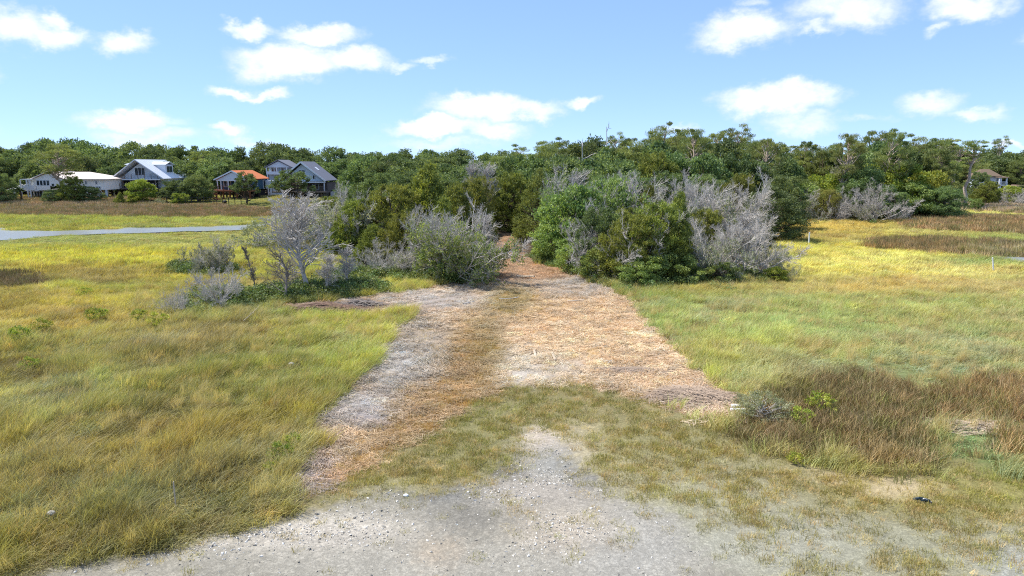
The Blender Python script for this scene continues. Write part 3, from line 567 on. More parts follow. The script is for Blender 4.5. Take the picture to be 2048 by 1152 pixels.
# shells and stones of the lot
X5, Y5 = cand(8.5, 26, 300); z5 = zone(X5, Y5, .6); p5, r5 = PROJ(X5, Y5); k = len(X5)
dn = np.full(k, .055)
for (cx, cy, rx, ry, wt) in ((560, 1070, 200, 26, .60), (720, 1050, 120, 30, .32), (1075, 955, 70, 22, .55), (1010, 990, 60, 22, .45), (1140, 1060, 70, 28, .6), (1090, 1090, 60, 14, .5), (1100, 900, 50, 30, .14), (350, 1100, 140, 20, .5), (1060, 1110, 120, 24, .16), (760, 985, 50, 12, .25)):
    dn = np.maximum(dn, wt * 1.7 * np.exp(-(((p5 - cx) / rx) ** 2 + ((r5 - cy) / ry) ** 2)))
q = (z5 == 1) & (rs.rand(k) < dn * (.5 + fbm(X5 * 2, Y5 * 2, 91))) & (Y5 < 22.5); X5, Y5 = X5[q], Y5[q]; k = len(X5)
g5 = np.exp(rs.normal(0, .32, (k, 1))); c5 = np.clip(np.array(S(212, 205, 192, .90)) * np.where(rs.rand(k, 1) < .30, .40, 1.0) * np.exp(rs.normal(0, .18, (k, 1))), 0.04, .80)
s5 = np.exp(rs.normal(-3.58, .42, (k, 1))); s5 = np.clip(s5, .012, .07)
add(('stone',), np.stack([X5, Y5, height(X5, Y5) + .002], 1), np.stack([rs.normal(0, .25, k), rs.normal(0, .25, k), rs.uniform(0, 6.3, k)], 1), s5 * np.array([1, 1, 1.2]), c5)
# leafy low growth at the foot of the thickets and in the grass
LOW = [(900, 552, 90, 10, 2.4, .55), (1330, 558, 120, 12, 2.4, .6), (1180, 545, 40, 10, 2.0, .5), (1480, 555, 60, 10, 2.0, .5), (650, 588, 70, 8, 4.0, .7), (560, 596, 60, 8, 3.0, .6), (470, 600, 60, 9, 3.4, .55), (700, 580, 50, 7, 3.4, .7), (400, 540, 50, 6, 2.4, .6), (740, 552, 60, 8, 2.4, .7), (400, 615, 50, 8, 1.4, .35), (1090, 525, 40, 8, 1.6, .5), (540, 590, 40, 9, 1.2, .4), (1560, 445, 300, 6, .5, .8), (1800, 436, 120, 4, .5, .8)]
for (cx, cy, rx, ry, d, hz) in LOW:
    n = 260; pxs = rs.normal(cx, rx * .6, n); pys = np.maximum(rs.normal(cy, ry * .7, n), 434); gg = np.array([G(a, b) for a, b in zip(pxs, pys)])
    zz = zone(gg[:, 0], gg[:, 1]); gg = gg[zz != 3][: int(60 * d)]; k = len(gg)
    cc = np.array(S(100, 118, 66)) * (.6 + .8 * rs.rand(k, 1)) * np.stack([.8 + .5 * rs.rand(k), np.ones(k), np.ones(k)], 1)
    add(('low',), np.stack([gg[:, 0], gg[:, 1], height(gg[:, 0], gg[:, 1])], 1), np.stack([rs.normal(0, .1, k), rs.normal(0, .1, k), rs.uniform(0, 6, k)], 1), np.stack([np.full(k, .9)] * 2 + [hz * (.7 + .6 * rs.rand(k)) * 1.2], 1), cc)
def flush(key, name, coll, label, cat):
    a = acc.get(key)
    if not a: return
    scatter(name, *[np.concatenate([x[i] for x in a]) for i in range(4)], coll, label, cat)
flush(('tall', 'w', False), 'marsh_grass', C_TALL, 'tall wind swept yellow green grass left of the mown track', 'grass')
flush(('tall', 'e', False), 'marsh_grass', C_TALL, 'tall green and gold marsh grass right of the mown track', 'grass')
flush(('tall', 'w', True), 'marsh_grass', C_FAR, 'far yellow green marsh grass around the creek by the houses', 'grass')
flush(('tall', 'e', True), 'marsh_grass', C_FAR, 'far golden marsh grass in front of the pine wood', 'grass')
for s_, lb in (('a', 'stiff brown needlerush bed at the near right'), ('b', 'brown needlerush bands across the far right marsh'), ('c', 'brown grey reed belt in front of the stilt houses'), ('d', 'dark brown needlerush patch at the left edge')):
    flush(('reed', s_, False), 'reeds', C_REED, lb + (', nearer stems' if s_ in 'bd' else ''), 'reeds')
    flush(('reed', s_, True), 'reeds', C_REEDF, lb, 'reeds')
flush(('turf',), 'turf_grass', C_TURF, 'short thin turf between the gravel lot and the mown track', 'grass')
flush(('straw',), 'straw_litter', C_STRAW, 'tan cut straw lying over the mown track', 'straw')
flush(('stone',), 'gravel', C_STONE, 'broken white oyster shells and stones on the grey lot', 'gravel')
flush(('low',), 'undergrowth', C_LEAF, 'low dark green leafy growth at the foot of the thickets', 'undergrowth')
# ------------------------------------------------------------------ trees and shrubs
def tubes(pts, rad, ns):
    """pts (N,K,3), rad (N,K) -> verts, quads"""
    Nn, K, _ = pts.shape
    t = np.gradient(pts, axis=1); t /= np.linalg.norm(t, axis=2, keepdims=True) + 1e-9
    ref = np.where(np.abs(t[..., 2:3]) < .9, np.array([0, 0, 1.0]), np.array([1.0, 0, 0])); a = np.cross(t, ref); a /= np.linalg.norm(a, axis=2, keepdims=True) + 1e-9
    b = np.cross(t, a); ang = np.arange(ns) * 2 * pi / ns
    V = pts[:, :, None, :] + rad[:, :, None, None] * (a[:, :, None, :] * np.cos(ang)[None, None, :, None] + b[:, :, None, :] * np.sin(ang)[None, None, :, None])
    n0 = np.arange(Nn)[:, None, None] * K * ns; k0 = np.arange(K - 1)[None, :, None] * ns; i = np.arange(ns)[None, None, :]; j = (np.arange(ns) + 1) % ns; j = j[None, None, :]
    q = np.stack([n0 + k0 + i, n0 + k0 + j, n0 + k0 + ns + j, n0 + k0 + ns + i], -1).reshape(-1, 4)
    return V.reshape(-1, 3), q
class Geo:
    def __init__(s): s.V = []; s.F = []; s.A = []; s.n = 0
    def add(s, V, F, A=None):
        s.V.append(V); s.F.append(np.asarray(F) + s.n); s.n += len(V); s.A.append(np.full(len(V), .5) if A is None else A)
    def mesh(s, name, mat, smooth=False):
        F4 = [f for f in s.F if f.shape[1] == 4]; F3 = [f for f in s.F if f.shape[1] == 3]
        return mk_mesh(name, np.concatenate(s.V), F4 + F3, mat, {'lc': np.concatenate(s.A)}, smooth)
def nrm(v): return v / (np.linalg.norm(v, axis=-1, keepdims=True) + 1e-9)
def stems(rng, P0, D, L, R, K, wob, trop=(0, 0, 0), taper=.25):
    n = len(P0); pts = np.zeros((n, K + 1, 3)); pts[:, 0] = P0; d = nrm(D)
    for k in range(K):
        d = nrm(d + rng.normal(0, wob, (n, 3)) + np.array(trop) / K); pts[:, k + 1] = pts[:, k] + d * (L / K)[:, None]
    return pts, R[:, None] * np.linspace(1, taper, K + 1)[None]
def spawn(rng, pts, L, R, m, t0, t1, ang, lr, rr):
    n, K1, _ = pts.shape; idx = np.repeat(np.arange(n), m); t = rng.uniform(t0, t1, n * m); f = t * (K1 - 1); k = np.minimum(f.astype(int), K1 - 2); fr = (f - k)[:, None]
    a, b = pts[idx, k], pts[idx, k + 1]; P = a * (1 - fr) + b * fr; tg = nrm(b - a); pr = nrm(np.cross(tg, rng.normal(0, 1, (n * m, 3)))); an = rng.normal(ang, .2, n * m)[:, None]
    return P, nrm(tg * np.cos(an) + pr * np.sin(an)), L[idx] * lr * (1.15 - .6 * t) * rng.uniform(.6, 1.2, n * m), np.maximum(R[idx] * rr, .0030)
def leaves(rng, C, n_each, R, outward, L, W, up=.2, out=.22, shell=.45):
    """clumps of rhombic leaves: C (N,3) centres, R (N,3) radii"""
    Nc = len(C); u = nrm(rng.normal(0, 1, (Nc, n_each, 3))); r = rng.uniform(0, 1, (Nc, n_each, 1)) ** shell
    p = C[:, None] + u * r * R[:, None]
    d = nrm(u * out + outward[:, None] * .5 + rng.normal(0, .6, (Nc, n_each, 3)) + np.array([0, 0, up])); q = nrm(np.cross(d, rng.normal(0, 1, (Nc, n_each, 3))))
    l = L * rng.uniform(.6, 1.25, (Nc, n_each, 1)); w_ = W * rng.uniform(.7, 1.2, (Nc, n_each, 1))
    p, d, q, l, w_ = [x.reshape(-1, x.shape[-1]) for x in (p, d, q, l, w_)]
    V = np.concatenate([p - d * l * .5, p - q * w_ * .5, p + d * l * .5, p + q * w_ * .5]); n = len(p); i = np.arange(n)
    lc = np.clip(np.repeat(rng.uniform(.15, .75, Nc), n_each) + rng.normal(0, .18, n), 0, 1)
    return V, np.stack([i, i + n, i + 2 * n, i + 3 * n], 1), np.tile(lc, 4)
M_BARK = plain('bark_grey_brown', S(112, 98, 84, .7), .9, .3, 5, .6)
M_PBARK = plain('pine_bark', S(146, 124, 106, .75), .9, .3, 5, .6)
M_PALEBK = plain('pale_pine_bark', S(196, 178, 160, .85), .9, .25, 5, .6)
M_DEAD = plain('bleached_dead_wood', S(188, 181, 172, .97), .85, .3, 2.5)
M_DEADD = plain('weathered_dark_wood', S(140, 130, 122, .85), .85, .35, 2.5)
L_OAK = leaf_mat('live_oak_leaf', S(74, 92, 56), S(138, 154, 94)); L_PINE = leaf_mat('pine_needle', S(88, 104, 56), S(158, 166, 98))
L_CED = leaf_mat('red_cedar_spray', S(82, 94, 40), S(160, 164, 76), .35); L_GRN = leaf_mat('myrtle_leaf', S(94, 120, 62), S(166, 182, 104))
L_OLV = leaf_mat('olive_cedar_spray', S(104, 112, 52), S(164, 162, 84), .35); L_YEL = leaf_mat('yellow_green_leaf', S(116, 136, 50), S(190, 192, 84)); L_SAGE = leaf_mat('grey_green_leaf', S(112, 120, 88), S(172, 174, 140))
PROTO = {}
def proto(key, name, cat, H, R, parts): PROTO[key] = dict(name=name, cat=cat, H=H, R=R, parts=parts)
def crown_tree(key, name, cat, seed, H, R, t0, prof, nclump, n_each, cr, flatz, leaf, lmat, bark, trunk_r, up=.2, trunks=1, lean=(0, 0), nbr=40, inner=.45, gaps=.0, shell=.45, partname='crown'):
    rng = np.random.RandomState(seed); g = Geo(); t = rng.uniform(0, 1, nclump * 3); rr = prof(t); keep = rng.rand(len(t)) < rr / rr.max(); t = t[keep][:nclump]; n = len(t)
    a = rng.uniform(0, 2 * pi, n); lob = .52 + .92 * fbm(np.cos(a) * 1.6 + 5 + seed, np.sin(a) * 1.6 + t * 3.1, seed)
    rad = prof(t) * R * lob * np.sqrt(rng.uniform(inner ** 2, 1, n))
    z = H * (t0 + (1 - t0) * t) * (.96 + .1 * fbm(np.cos(a) + 3, np.sin(a), seed + 3))
    C = np.stack([rad * np.cos(a) + lean[0] * z / H, rad * np.sin(a) + lean[1] * z / H, z - cr * .5], 1)
    if gaps: C = C[fbm(C[:, 0] * .7 / R * 4, C[:, 2] * .7 / R * 4, seed + 9) > gaps]; n = len(C)
    outw = nrm(C - np.array([lean[0] * .4, lean[1] * .4, H * (t0 + .35 * (1 - t0))]))
    sz = cr * rng.uniform(.45, 1.4, n); Rr = np.stack([sz, sz, sz * flatz], 1)
    V, F, A = leaves(rng, C, n_each, Rr, outw, leaf[0], leaf[1], up, shell=shell); g.add(V, F, A); crown = g.mesh(key + '_crown', lmat)
    b = Geo()
    top = np.array([lean[0] * .7, lean[1] * .7, H * (.88 if trunks == 1 and t0 > .3 else t0 + .3 * (1 - t0))])
    polys = []
    for k in range(trunks):
        off = rng.normal(0, .12 * R * (trunks > 1), 3) * (1, 1, 0); tp = top + rng.normal(0, .22 * R * (trunks > 1), 3) * (1, 1, .3); m = 7; tt = np.linspace(0, 1, m)[:, None]
        pt = off + (tp - off) * tt; pt[1:-1] += rng.normal(0, .03 * H, (m - 2, 3)) * (1, 1, 0); polys.append(pt); V, F = tubes(pt[None], (trunk_r * np.linspace(1.15, .35, m) / sqrt(trunks))[None], 7); b.add(V, F)
    sel = rng.choice(n, min(nbr, n), False); zb = C[sel, 2] - .35 * np.hypot(C[sel, 0], C[sel, 1]) - .1 * H; base = np.zeros((len(sel), 3))
    for q in range(len(sel)):
        pp = polys[rng.randint(trunks)]; zq = np.clip(zb[q], .08 * H, pp[-1, 2] * .97); base[q] = [np.interp(zq, pp[:, 2], pp[:, 0]), np.interp(zq, pp[:, 2], pp[:, 1]), zq]
    tt = np.linspace(0, 1, 5)[None, :, None]; pt = base[:, None] * (1 - tt) + C[sel][:, None] * tt; pt[:, 1:4] += rng.normal(0, .05 * R, (len(sel), 3, 3)); pt[:, 1:4, 2] -= .04 * R
    V, F = tubes(pt, np.linspace(.34, .10, 5)[None] * trunk_r * np.ones((len(sel), 1)), 4); b.add(V, F)
    proto(key, name, cat, H, R, [('trunk', b.mesh(key + '_trunk', bark, True)), (partname, crown)])
dome = lambda t: np.sqrt(np.clip(1 - (t * .97) ** 2.2, 0, 1)) * (.55 + .45 * np.sqrt(np.clip(t * 3 + .15, 0, 1)))
ball = lambda t: np.sqrt(np.clip(1 - (2 * t - 1) ** 2, .02, 1)) * .95 + .08
cone = lambda t: np.clip(1.02 - t, .04, 1) ** .75 * (.6 + .4 * np.clip(t * 5, 0, 1))
vase = lambda t: .35 + .65 * np.sin(np.clip(t, 0, 1) * pi * .62) * np.sqrt(np.clip(1.05 - t ** 4, 0, 1))
for k in range(4): crown_tree('oak%d' % k, 'live_oak', 'tree', 100 + k, 10, 5.2, .22, dome, 150, 120, 1.25, .62, (.42, .22), L_OAK, M_BARK, .32, nbr=36, gaps=.22)
for k in range(3): crown_tree('noak%d' % k, 'live_oak', 'tree', 130 + k, 8, 4.2, .15, dome, 170, 190, .80, .62, (.22, .12), L_OAK, M_BARK, .26, nbr=46)
for k in range(4): crown_tree('pine%d' % k, 'pine_tree', 'pine', 160 + k, 15, 3.8, .46, ball, 62, 190, 1.05, .45, (.46, .08), L_PINE, M_PALEBK, .30, up=.5, nbr=56, gaps=.34, lean=(.8 - .5 * k, 0))
for k in range(2): crown_tree('spine%d' % k, 'pine_tree', 'pine', 170 + k, 15, 2.4, .74, ball, 22, 150, .8, .42, (.42, .075), L_PINE, M_PALEBK, .26, up=.5, nbr=22, lean=(.6, 0))
for k in range(3): crown_tree('fpine%d' % k, 'pine_tree', 'pine', 180 + k, 12, 4.0, .22, dome, 120, 190, .95, .5, (.40, .08), L_PINE, M_PBARK, .24, up=.5, nbr=50, gaps=.25)
for k in range(3): crown_tree('cedar%d' % k, 'cedar_tree', 'cedar', 200 + k, 7, 2.7, .04, cone if k < 2 else dome, 420, 82, .36, 1.25, (.24, .06), L_CED, M_BARK, .20, up=.9, nbr=70, lean=(.5, 0), shell=.7, inner=.35, gaps=.33)
for k in range(2): crown_tree('olive%d' % k, 'cedar_tree', 'cedar', 210 + k, 7.5, 2.6, .04, vase if k else cone, 420, 75, .40, 1.1, (.22, .045), L_OLV, M_BARK, .2, up=.6, nbr=80, shell=.75, inner=.3, gaps=.3)
crown_tree('open0', 'live_oak', 'tree', 250, 7, 4.6, .42, dome, 110, 90, .75, .5, (.30, .16), L_OAK, M_BARK, .26, nbr=70, gaps=.42)
for k in range(3): crown_tree('myrtle%d' % k, 'green_shrub', 'shrub', 220 + k, 3.2, 1.8, .06, ball, 90, 150, .42, .7, (.15, .075), L_GRN, M_BARK, .10, trunks=4, nbr=40)
for k in range(2): crown_tree('weed%d' % k, 'leafy_weed', 'weed', 230 + k, .9, .55, .15, ball, 22, 34, .16, .7, (.10, .05), L_YEL, M_BARK, .02, trunks=3, nbr=16, inner=.2)
for k in range(2): crown_tree('yel%d' % k, 'yellow_green_tree', 'tree', 240 + k, 4, 2.0, .15, ball, 60, 150, .55, .7, (.22, .11), L_YEL, M_BARK, .12, trunks=3, nbr=30)
for k in range(2): crown_tree('sage%d' % k, 'grey_green_shrub', 'shrub', 245 + k, 3, 1.9, .05, ball, 70, 90, .45, .7, (.14, .06), L_SAGE, M_DEAD, .10, trunks=5, nbr=60, gaps=.3)
def dead(key, name, seed, H, R, kind, mat, dense=1.0, leafmat=None):
    rng = np.random.RandomState(seed); g = Geo()
    if kind == 'tree':      # one trunk, limbs all the way up
        P0 = np.zeros((1, 3)); pts, rad = stems(rng, P0, np.array([[.05, 0, 1.0]]), np.array([H * .97]), np.array([.019 * H]), 9, .09, (0, 0, .2), .12); V, F = tubes(pts, rad, 6); g.add(V, F); m1 = int(40 * dense); tl = (.2, .98); lr = .46 * R / (H * .5); an = .8
    elif kind == 'fan':     # stems fanning from the root
        n = 13; a = rng.uniform(0, 2 * pi, n); D = np.stack([np.cos(a) * .8, np.sin(a) * .8, rng.uniform(.55, 1.1, n)], 1); pts, rad = stems(rng, rng.normal(0, .06, (n, 3)) * (1, 1, 0), D, H * rng.uniform(.75, 1.15, n), np.full(n, .013 * H + .004), 6, .13, (0, 0, .15), .2); V, F = tubes(pts, rad, 5); g.add(V, F); m1 = int(9 * dense); tl = (.15, .95); lr = .42; an = .6
    else:                   # thicket: low sprawling wind bent
        n = 18; a = rng.uniform(0, 2 * pi, n); D = np.stack([np.cos(a) * .95 + .2, np.sin(a) * .95, rng.uniform(.35, 1.1, n)], 1); pts, rad = stems(rng, rng.normal(0, .18 * R, (n, 3)) * (1, 1, 0), D, H * rng.uniform(.8, 1.2, n), np.full(n, .010 * H + .005), 7, .16, (.15, 0, .2), .2); V, F = tubes(pts, rad, 5); g.add(V, F); m1 = int(10 * dense); tl = (.2, 1); lr = .42; an = .8
    L0 = np.full(len(pts), H * .9); R0 = rad[:, 0]
    P, D, L, Rr = spawn(rng, pts, L0, R0, m1, tl[0], tl[1], an, lr, .40); p1, r1 = stems(rng, P, D, L, Rr, 4, .16, (.08, 0, .5 if kind == 'tree' else .15), .25); V, F = tubes(p1, r1, 4); g.add(V, F)
    P, D, L, Rr = spawn(rng, p1, L, Rr, 8, .12, 1, .75, .52, .45); p2, r2 = stems(rng, P, D, L, Rr, 3, .16, (.08, 0, .2), .3); V, F = tubes(p2, np.maximum(r2, .0030), 3); g.add(V, F)
    P, D, L, Rr = spawn(rng, p2, L, Rr, 7, .1, 1, .7, .6, .5); p3, r3 = stems(rng, P, D, L, Rr, 2, .2, (.05, 0, .15), .5); V, F = tubes(p3, np.maximum(r3, .0030), 3); g.add(V, F)
    parts = [('branches', g.mesh(key, mat))]
    zz = p3[:, :, 2]
    if leafmat:
        sel = rng.rand(len(p3)) < (.10 if leafmat is L_SAGE else .17); C = p3[sel, 1]; C = C[C[:, 2] < H * (.5 + .25 * rng.rand(len(C)))]; V, F, A = leaves(rng, C, 9, np.full((len(C), 3), .2), nrm(C + .01), .15, .07); l = Geo(); l.add(V, F, A); parts.append(('foliage', l.mesh(key + '_leaf', leafmat)))
    xy = np.percentile(np.hypot(p3[:, :, 0], p3[:, :, 1]), 95); zt = np.percentile(zz, 99)
    proto(key, name, 'dead shrub' if kind != 'tree' else 'dead tree', float(zt), float(xy), parts)
dead('dtree0', 'dead_tree', 300, 6, 3, 'tree', M_DEAD, 1.3); dead('dtree1', 'dead_tree', 301, 5, 1.8, 'tree', M_DEAD, 1.1); dead('dtree2', 'dead_tree', 302, 3.4, 1.7, 'tree', M_DEADD, .55); dead('dsap', 'dead_sapling', 303, 3.6, .7, 'tree', M_DEADD, 1.0)
dead('dfan0', 'dead_shrub', 304, 2.2, 1.5, 'fan', M_DEAD, .8); dead('dfan1', 'dead_shrub', 305, 3.2, 2.0, 'fan', M_DEAD, 1.0)
dead('dthk0', 'dead_shrub', 306, 3.2, 2.2, 'thicket', M_DEAD, .9); dead('dthk1', 'dead_shrub', 307, 3.6, 2.4, 'thicket', M_DEAD, .9, L_SAGE); dead('half0', 'half_dead_shrub', 308, 4.2, 2.4, 'thicket', M_DEAD, 1.2, L_GRN); dead('half1', 'half_dead_shrub', 309, 4.2, 2.4, 'fan', M_DEAD, 1.2, L_SAGE)
def snag(key, seed, H):
    rng = np.random.RandomState(seed); g = Geo(); pts, rad = stems(rng, np.zeros((1, 3)), np.array([[.1, 0, 1.0]]), np.array([H]), np.array([.018 * H]), 8, .05, (0, 0, .1), .2); V, F = tubes(pts, rad, 6); g.add(V, F)
    P, D, L, R = spawn(rng, pts, np.array([H]), rad[:, 0], 9, .45, 1, .7, .25, .4); p1, r1 = stems(rng, P, D, L, R, 4, .2, (0, 0, .3), .3); V, F = tubes(p1, r1, 4); g.add(V, F)
    P, D, L, R = spawn(rng, p1, L, R, 3, .3, 1, .7, .45, .5); p2, r2 = stems(rng, P, D, L, R, 3, .2, (0, 0, .2), .4); V, F = tubes(p2, r2, 3); g.add(V, F)
    proto(key, 'dead_snag', 'dead tree', H, H * .12, [('branches', g.mesh(key, M_DEAD))])
snag('snag0', 320, 10); snag('snag1', 321, 5)

ORD = 'first second third fourth fifth sixth seventh eighth ninth tenth eleventh twelfth thirteenth fourteenth fifteenth sixteenth seventeenth eighteenth nineteenth twentieth'.split() + ['twenty-' + x for x in 'first second third fourth fifth sixth seventh eighth ninth'.split()] + ['thirtieth'] + ['thirty-' + x for x in 'first second third fourth fifth sixth seventh eighth ninth'.split()]
pending = []
prng = np.random.RandomState(9)
def place(key, X, Y, H, label, w=None, group=None, yaw=None, px=None, sink=.06, tilt=0.0):
    p = PROTO[key]; o = empty(p['name'], (X, Y, gz(X, Y) - sink)); s = H / p['H']; sx = s if w is None else (w * .5) / p['R']
    sx = min(max(sx, .72 * s), 1.55 * s)
    o.scale = (sx, sx if w is None else (sx + s) * .5, s); o.rotation_euler = (0, tilt, prng.uniform(-.5, .5) if yaw is None else yaw)
    o['category'] = p['cat']
    if group: o['group'] = group
    for nm, me in p['parts']: link(nm, me, o)
    pending.append((o, label, px if px is not None else float(PROJ(X, Y)[0])))
    return o
def at(key, px, yb, yt, wpx, label, **kw):            # standing where its foot shows
    X, Y = G(px, yb); place(key, X, Y, max(.3, ZW(yt, Y) - gz(X, Y)), label, wpx * Y / FPX if wpx else None, px=px, **kw)
def dp(key, px, Y, yt, wpx, label, **kw):             # foot hidden: distance judged from its neighbours
    X = XW(px, 420, Y); place(key, X, Y, max(.5, ZW(yt, Y) - gz(X, Y)), label, wpx * Y / FPX if wpx else None, px=px, **kw)
# ---- dead and living plants of the thicket left of the track
at('dfan0', 440, 614, 532, 120, 'bleached bare shrub fanning white branches, nearest on the left marsh')
at('dthk0', 352, 626, 572, 70, 'low grey twiggy shrub at the left end of the dead thicket')
at('dthk1', 425, 542, 474, 95, 'grey rounded bare shrub behind the fanning white one')
at('half1', 415, 545, 505, 80, 'low grey green half dead shrub left of the grey rounded bare one')
at('dsap', 510, 587, 488, 34, 'slim dark dead sapling standing alone in the left marsh')
at('dtree2', 567, 604, 494, 110, 'small dark dead tree with spreading bare limbs near the brush pile')
at('dtree0', 618, 588, 388, 210, 'largest bleached dead tree rising over the left marsh')
at('dtree1', 648, 594, 502, 80, 'slender grey dead tree right of the largest dead tree')
at('dtree1', 692, 584, 494, 90, 'grey dead tree beside the mown grass bay', yaw=2.0)
at('sage0', 520, 497, 440, 90, 'sparse grey green shrub by the creek bend')
at('sage1', 590, 500, 455, 110, 'sparse grey green shrub behind the largest dead tree')
dp('snag1', 553, 64, 398, 16, 'thin bleached leaning snag in front of the reed belt', tilt=-.12)
at('dthk0', 770, 548, 478, 130, 'tangle of grey dead branches under the left cedars', yaw=.4)
at('dthk1', 830, 545, 490, 120, 'low grey dead tangle left of the half dead bush by the track')
at('half0', 915, 560, 420, 125, 'tall half dead bush with grey twigs at the left of the track mouth', yaw=.2)
at('dfan1', 930, 556, 405, 110, 'silvery dead shrub poking out of the half dead bush by the track')
at('myrtle1', 905, 562, 480, 120, 'dark green bush at the left foot of the track mouth')
at('myrtle2', 945, 548, 485, 80, 'deep green bush shading the left side of the track')
at('dthk0', 968, 550, 500, 70, 'dark grey dead twigs overhanging the left edge of the track', yaw=1.0)
dp('dfan1', 735, 62, 418, 90, 'white dead crown among the left cedars')
dp('dthk1', 690, 64, 372, 70, 'pale dead twigs on top of the left cedar clump')
for (k, px, Y, yt, wp, lb) in (('cedar0', 838, 68, 328, 190, 'tallest dark olive cedar left of the track'), ('cedar2', 770, 63, 368, 170, 'broad dark olive cedar behind the grey dead tangle'), ('cedar1', 700, 62, 388, 150, 'olive cedar just right of the largest dead tree'), ('cedar2', 655, 70, 392, 120, 'small olive cedar in front of the grey gabled house'),
    ('cedar1', 905, 60, 352, 150, 'olive green cedar left of the half dead bush top'), ('cedar0', 942, 64, 358, 120, 'bright olive cedar leaning to the track from the left'), ('cedar2', 800, 55, 425, 150, 'low dark cedar in front of the tallest left cedar'), ('cedar0', 875, 56, 395, 130, 'mid height olive cedar left of the track mouth'), ('cedar1', 740, 56, 440, 120, 'low olive cedar above the grass bay'),
    ('olive0', 1075, 72, 336, 125, 'feathery olive cedar standing right above the track'), ('olive1', 955, 80, 352, 80, 'feathery cedar left of the end of the track'), ('olive0', 1105, 66, 385, 90, 'small feathery cedar at the right edge of the track')):
    dp(k, px, Y, yt, wp, lb)
dp('dtree1', 925, 80, 320, 70, 'grey bare tree standing behind the left cedars'); dp('dtree1', 965, 82, 325, 70, 'second grey bare tree behind the bright olive cedar', yaw=1.5)
# ---- right of the track
for (k, px, yb, yt, wp, lb) in (('myrtle0', 1115, 522, 432, 110, 'bright green bush at the right of the track mouth'), ('myrtle1', 1150, 545, 470, 80, 'green bush spilling on the right edge of the track'), ('myrtle2', 1205, 558, 490, 100, 'low green bush in front of the dark cedar'),
    ('noak1', 1200, 548, 408, 120, 'dark green oak bush left of the dark right cedar'), ('cedar2', 1250, 562, 428, 180, 'dark low cedar spreading at the front of the right thicket'), ('cedar1', 1345, 562, 430, 120, 'dark front cedar beside the silver dead shrubs'), ('half1', 1420, 560, 440, 150, 'grey green half dead bush right of the dark right cedar'), ('dfan1', 1490, 552, 432, 150, 'silver dead shrub at the right end of the thicket'), ('dthk1', 1530, 548, 478, 100, 'low silver dead branches reaching over the gold marsh'),
    ('dtree1', 1455, 556, 420, 110, 'upright silver dead tree near the right end of the thicket'), ('myrtle2', 1350, 566, 505, 110, 'dark green bush at the foot of the right thicket'), ('myrtle0', 1285, 570, 510, 100, 'deep green bush under the dark right cedar'), ('myrtle1', 1440, 566, 520, 100, 'green bush under the silver dead tree'), ('yel0', 1548, 562, 532, 60, 'small bright green bush alone at the marsh edge right of the thicket')):
    at(k, px, yb, yt, wp, lb)
for (k, px, Y, yt, wp, lb) in (('cedar2', 1300, 48, 404, 235, 'dark brown green cedar, biggest of the right thicket'), ('cedar0', 1345, 52, 385, 120, 'pointed olive cedar rising from the right thicket'), ('cedar1', 1240, 54, 405, 130, 'olive cedar behind the dark green oak bush'), ('cedar2', 1400, 55, 418, 120, 'olive cedar between the dead silver shrubs'),
    ('dthk0', 1232, 48.5, 402, 120, 'grey dead twigs over the front of the dark right cedar'), ('myrtle1', 1155, 58, 365, 140, 'green leafy tree crown right above the track'), ('myrtle0', 1210, 60, 352, 120, 'green crown beside the white dead tree'), ('dtree1', 1128, 64, 338, 80, 'white dead tree over the right side of the track'), ('dthk0', 1290, 62, 348, 150, 'wide white dead crown at the top of the right thicket'), ('dthk1', 1370, 60, 360, 150, 'grey dead crown right of the wide white one'),
    ('dfan1', 1465, 60, 352, 120, 'tall pointed silver dead tree at the right of the thicket'), ('dthk0', 1430, 64, 362, 120, 'grey dead brush behind the pointed silver tree'), ('half0', 1185, 62, 345, 110, 'pale half dead crown behind the white dead tree'), ('dthk1', 1240, 66, 350, 110, 'pale dead twigs left of the wide white crown'),
    ('cedar0', 1285, 57, 372, 110, 'pointed dark cedar above the biggest cedar'), ('cedar1', 1500, 66, 400, 110, 'dark cedar behind the silver dead shrubs'), ('noak0', 1540, 72, 372, 130, 'dark oak bush behind the right end of the thicket')):
    dp(k, px, Y, yt, wp, lb)
# ---- woods: rows of individual trees
SKY = [(-80, 292), (0, 290), (40, 283), (70, 281), (95, 276), (150, 272), (190, 284), (215, 292), (240, 292), (280, 282), (320, 278), (345, 292), (375, 288), (420, 285), (470, 296), (520, 291), (555, 280), (610, 284), (660, 292), (700, 298), (760, 296), (820, 292), (880, 296), (930, 292), (965, 293), (1000, 308), (1020, 296), (1060, 276), (1110, 264), (1170, 266), (1205, 268),
       (1250, 270), (1310, 254), (1335, 250), (1375, 256), (1425, 262), (1465, 256), (1500, 264), (1545, 280), (1575, 285), (1600, 280), (1640, 276), (1680, 262), (1735, 254), (1800, 256), (1850, 270), (1900, 282), (1940, 292), (2000, 297), (2048, 293), (2130, 290)]
sk_x, sk_y = zip(*SKY)
def skytop(px): return float(np.interp(px, sk_x, sk_y))
def landmark(px):
    for lim, nm in ((70, 'at the far left edge'), (215, 'behind the cream house'), (400, 'behind the white roofed house'), (540, 'behind the orange roofed house'), (680, 'behind the grey gabled house'), (860, 'left of the track'), (1020, 'beyond the end of the track'), (1200, 'just right of the track end'), (1400, 'behind the right thicket'), (1560, 'behind the silver dead shrubs'), (1700, 'left of the pine clump'), (1850, 'in the tall pine clump'), (1960, 'beside the bare pine trunks'), (3000, 'by the brown roofed house')):
        if px < lim: return nm
tr = np.random.RandomState(4)
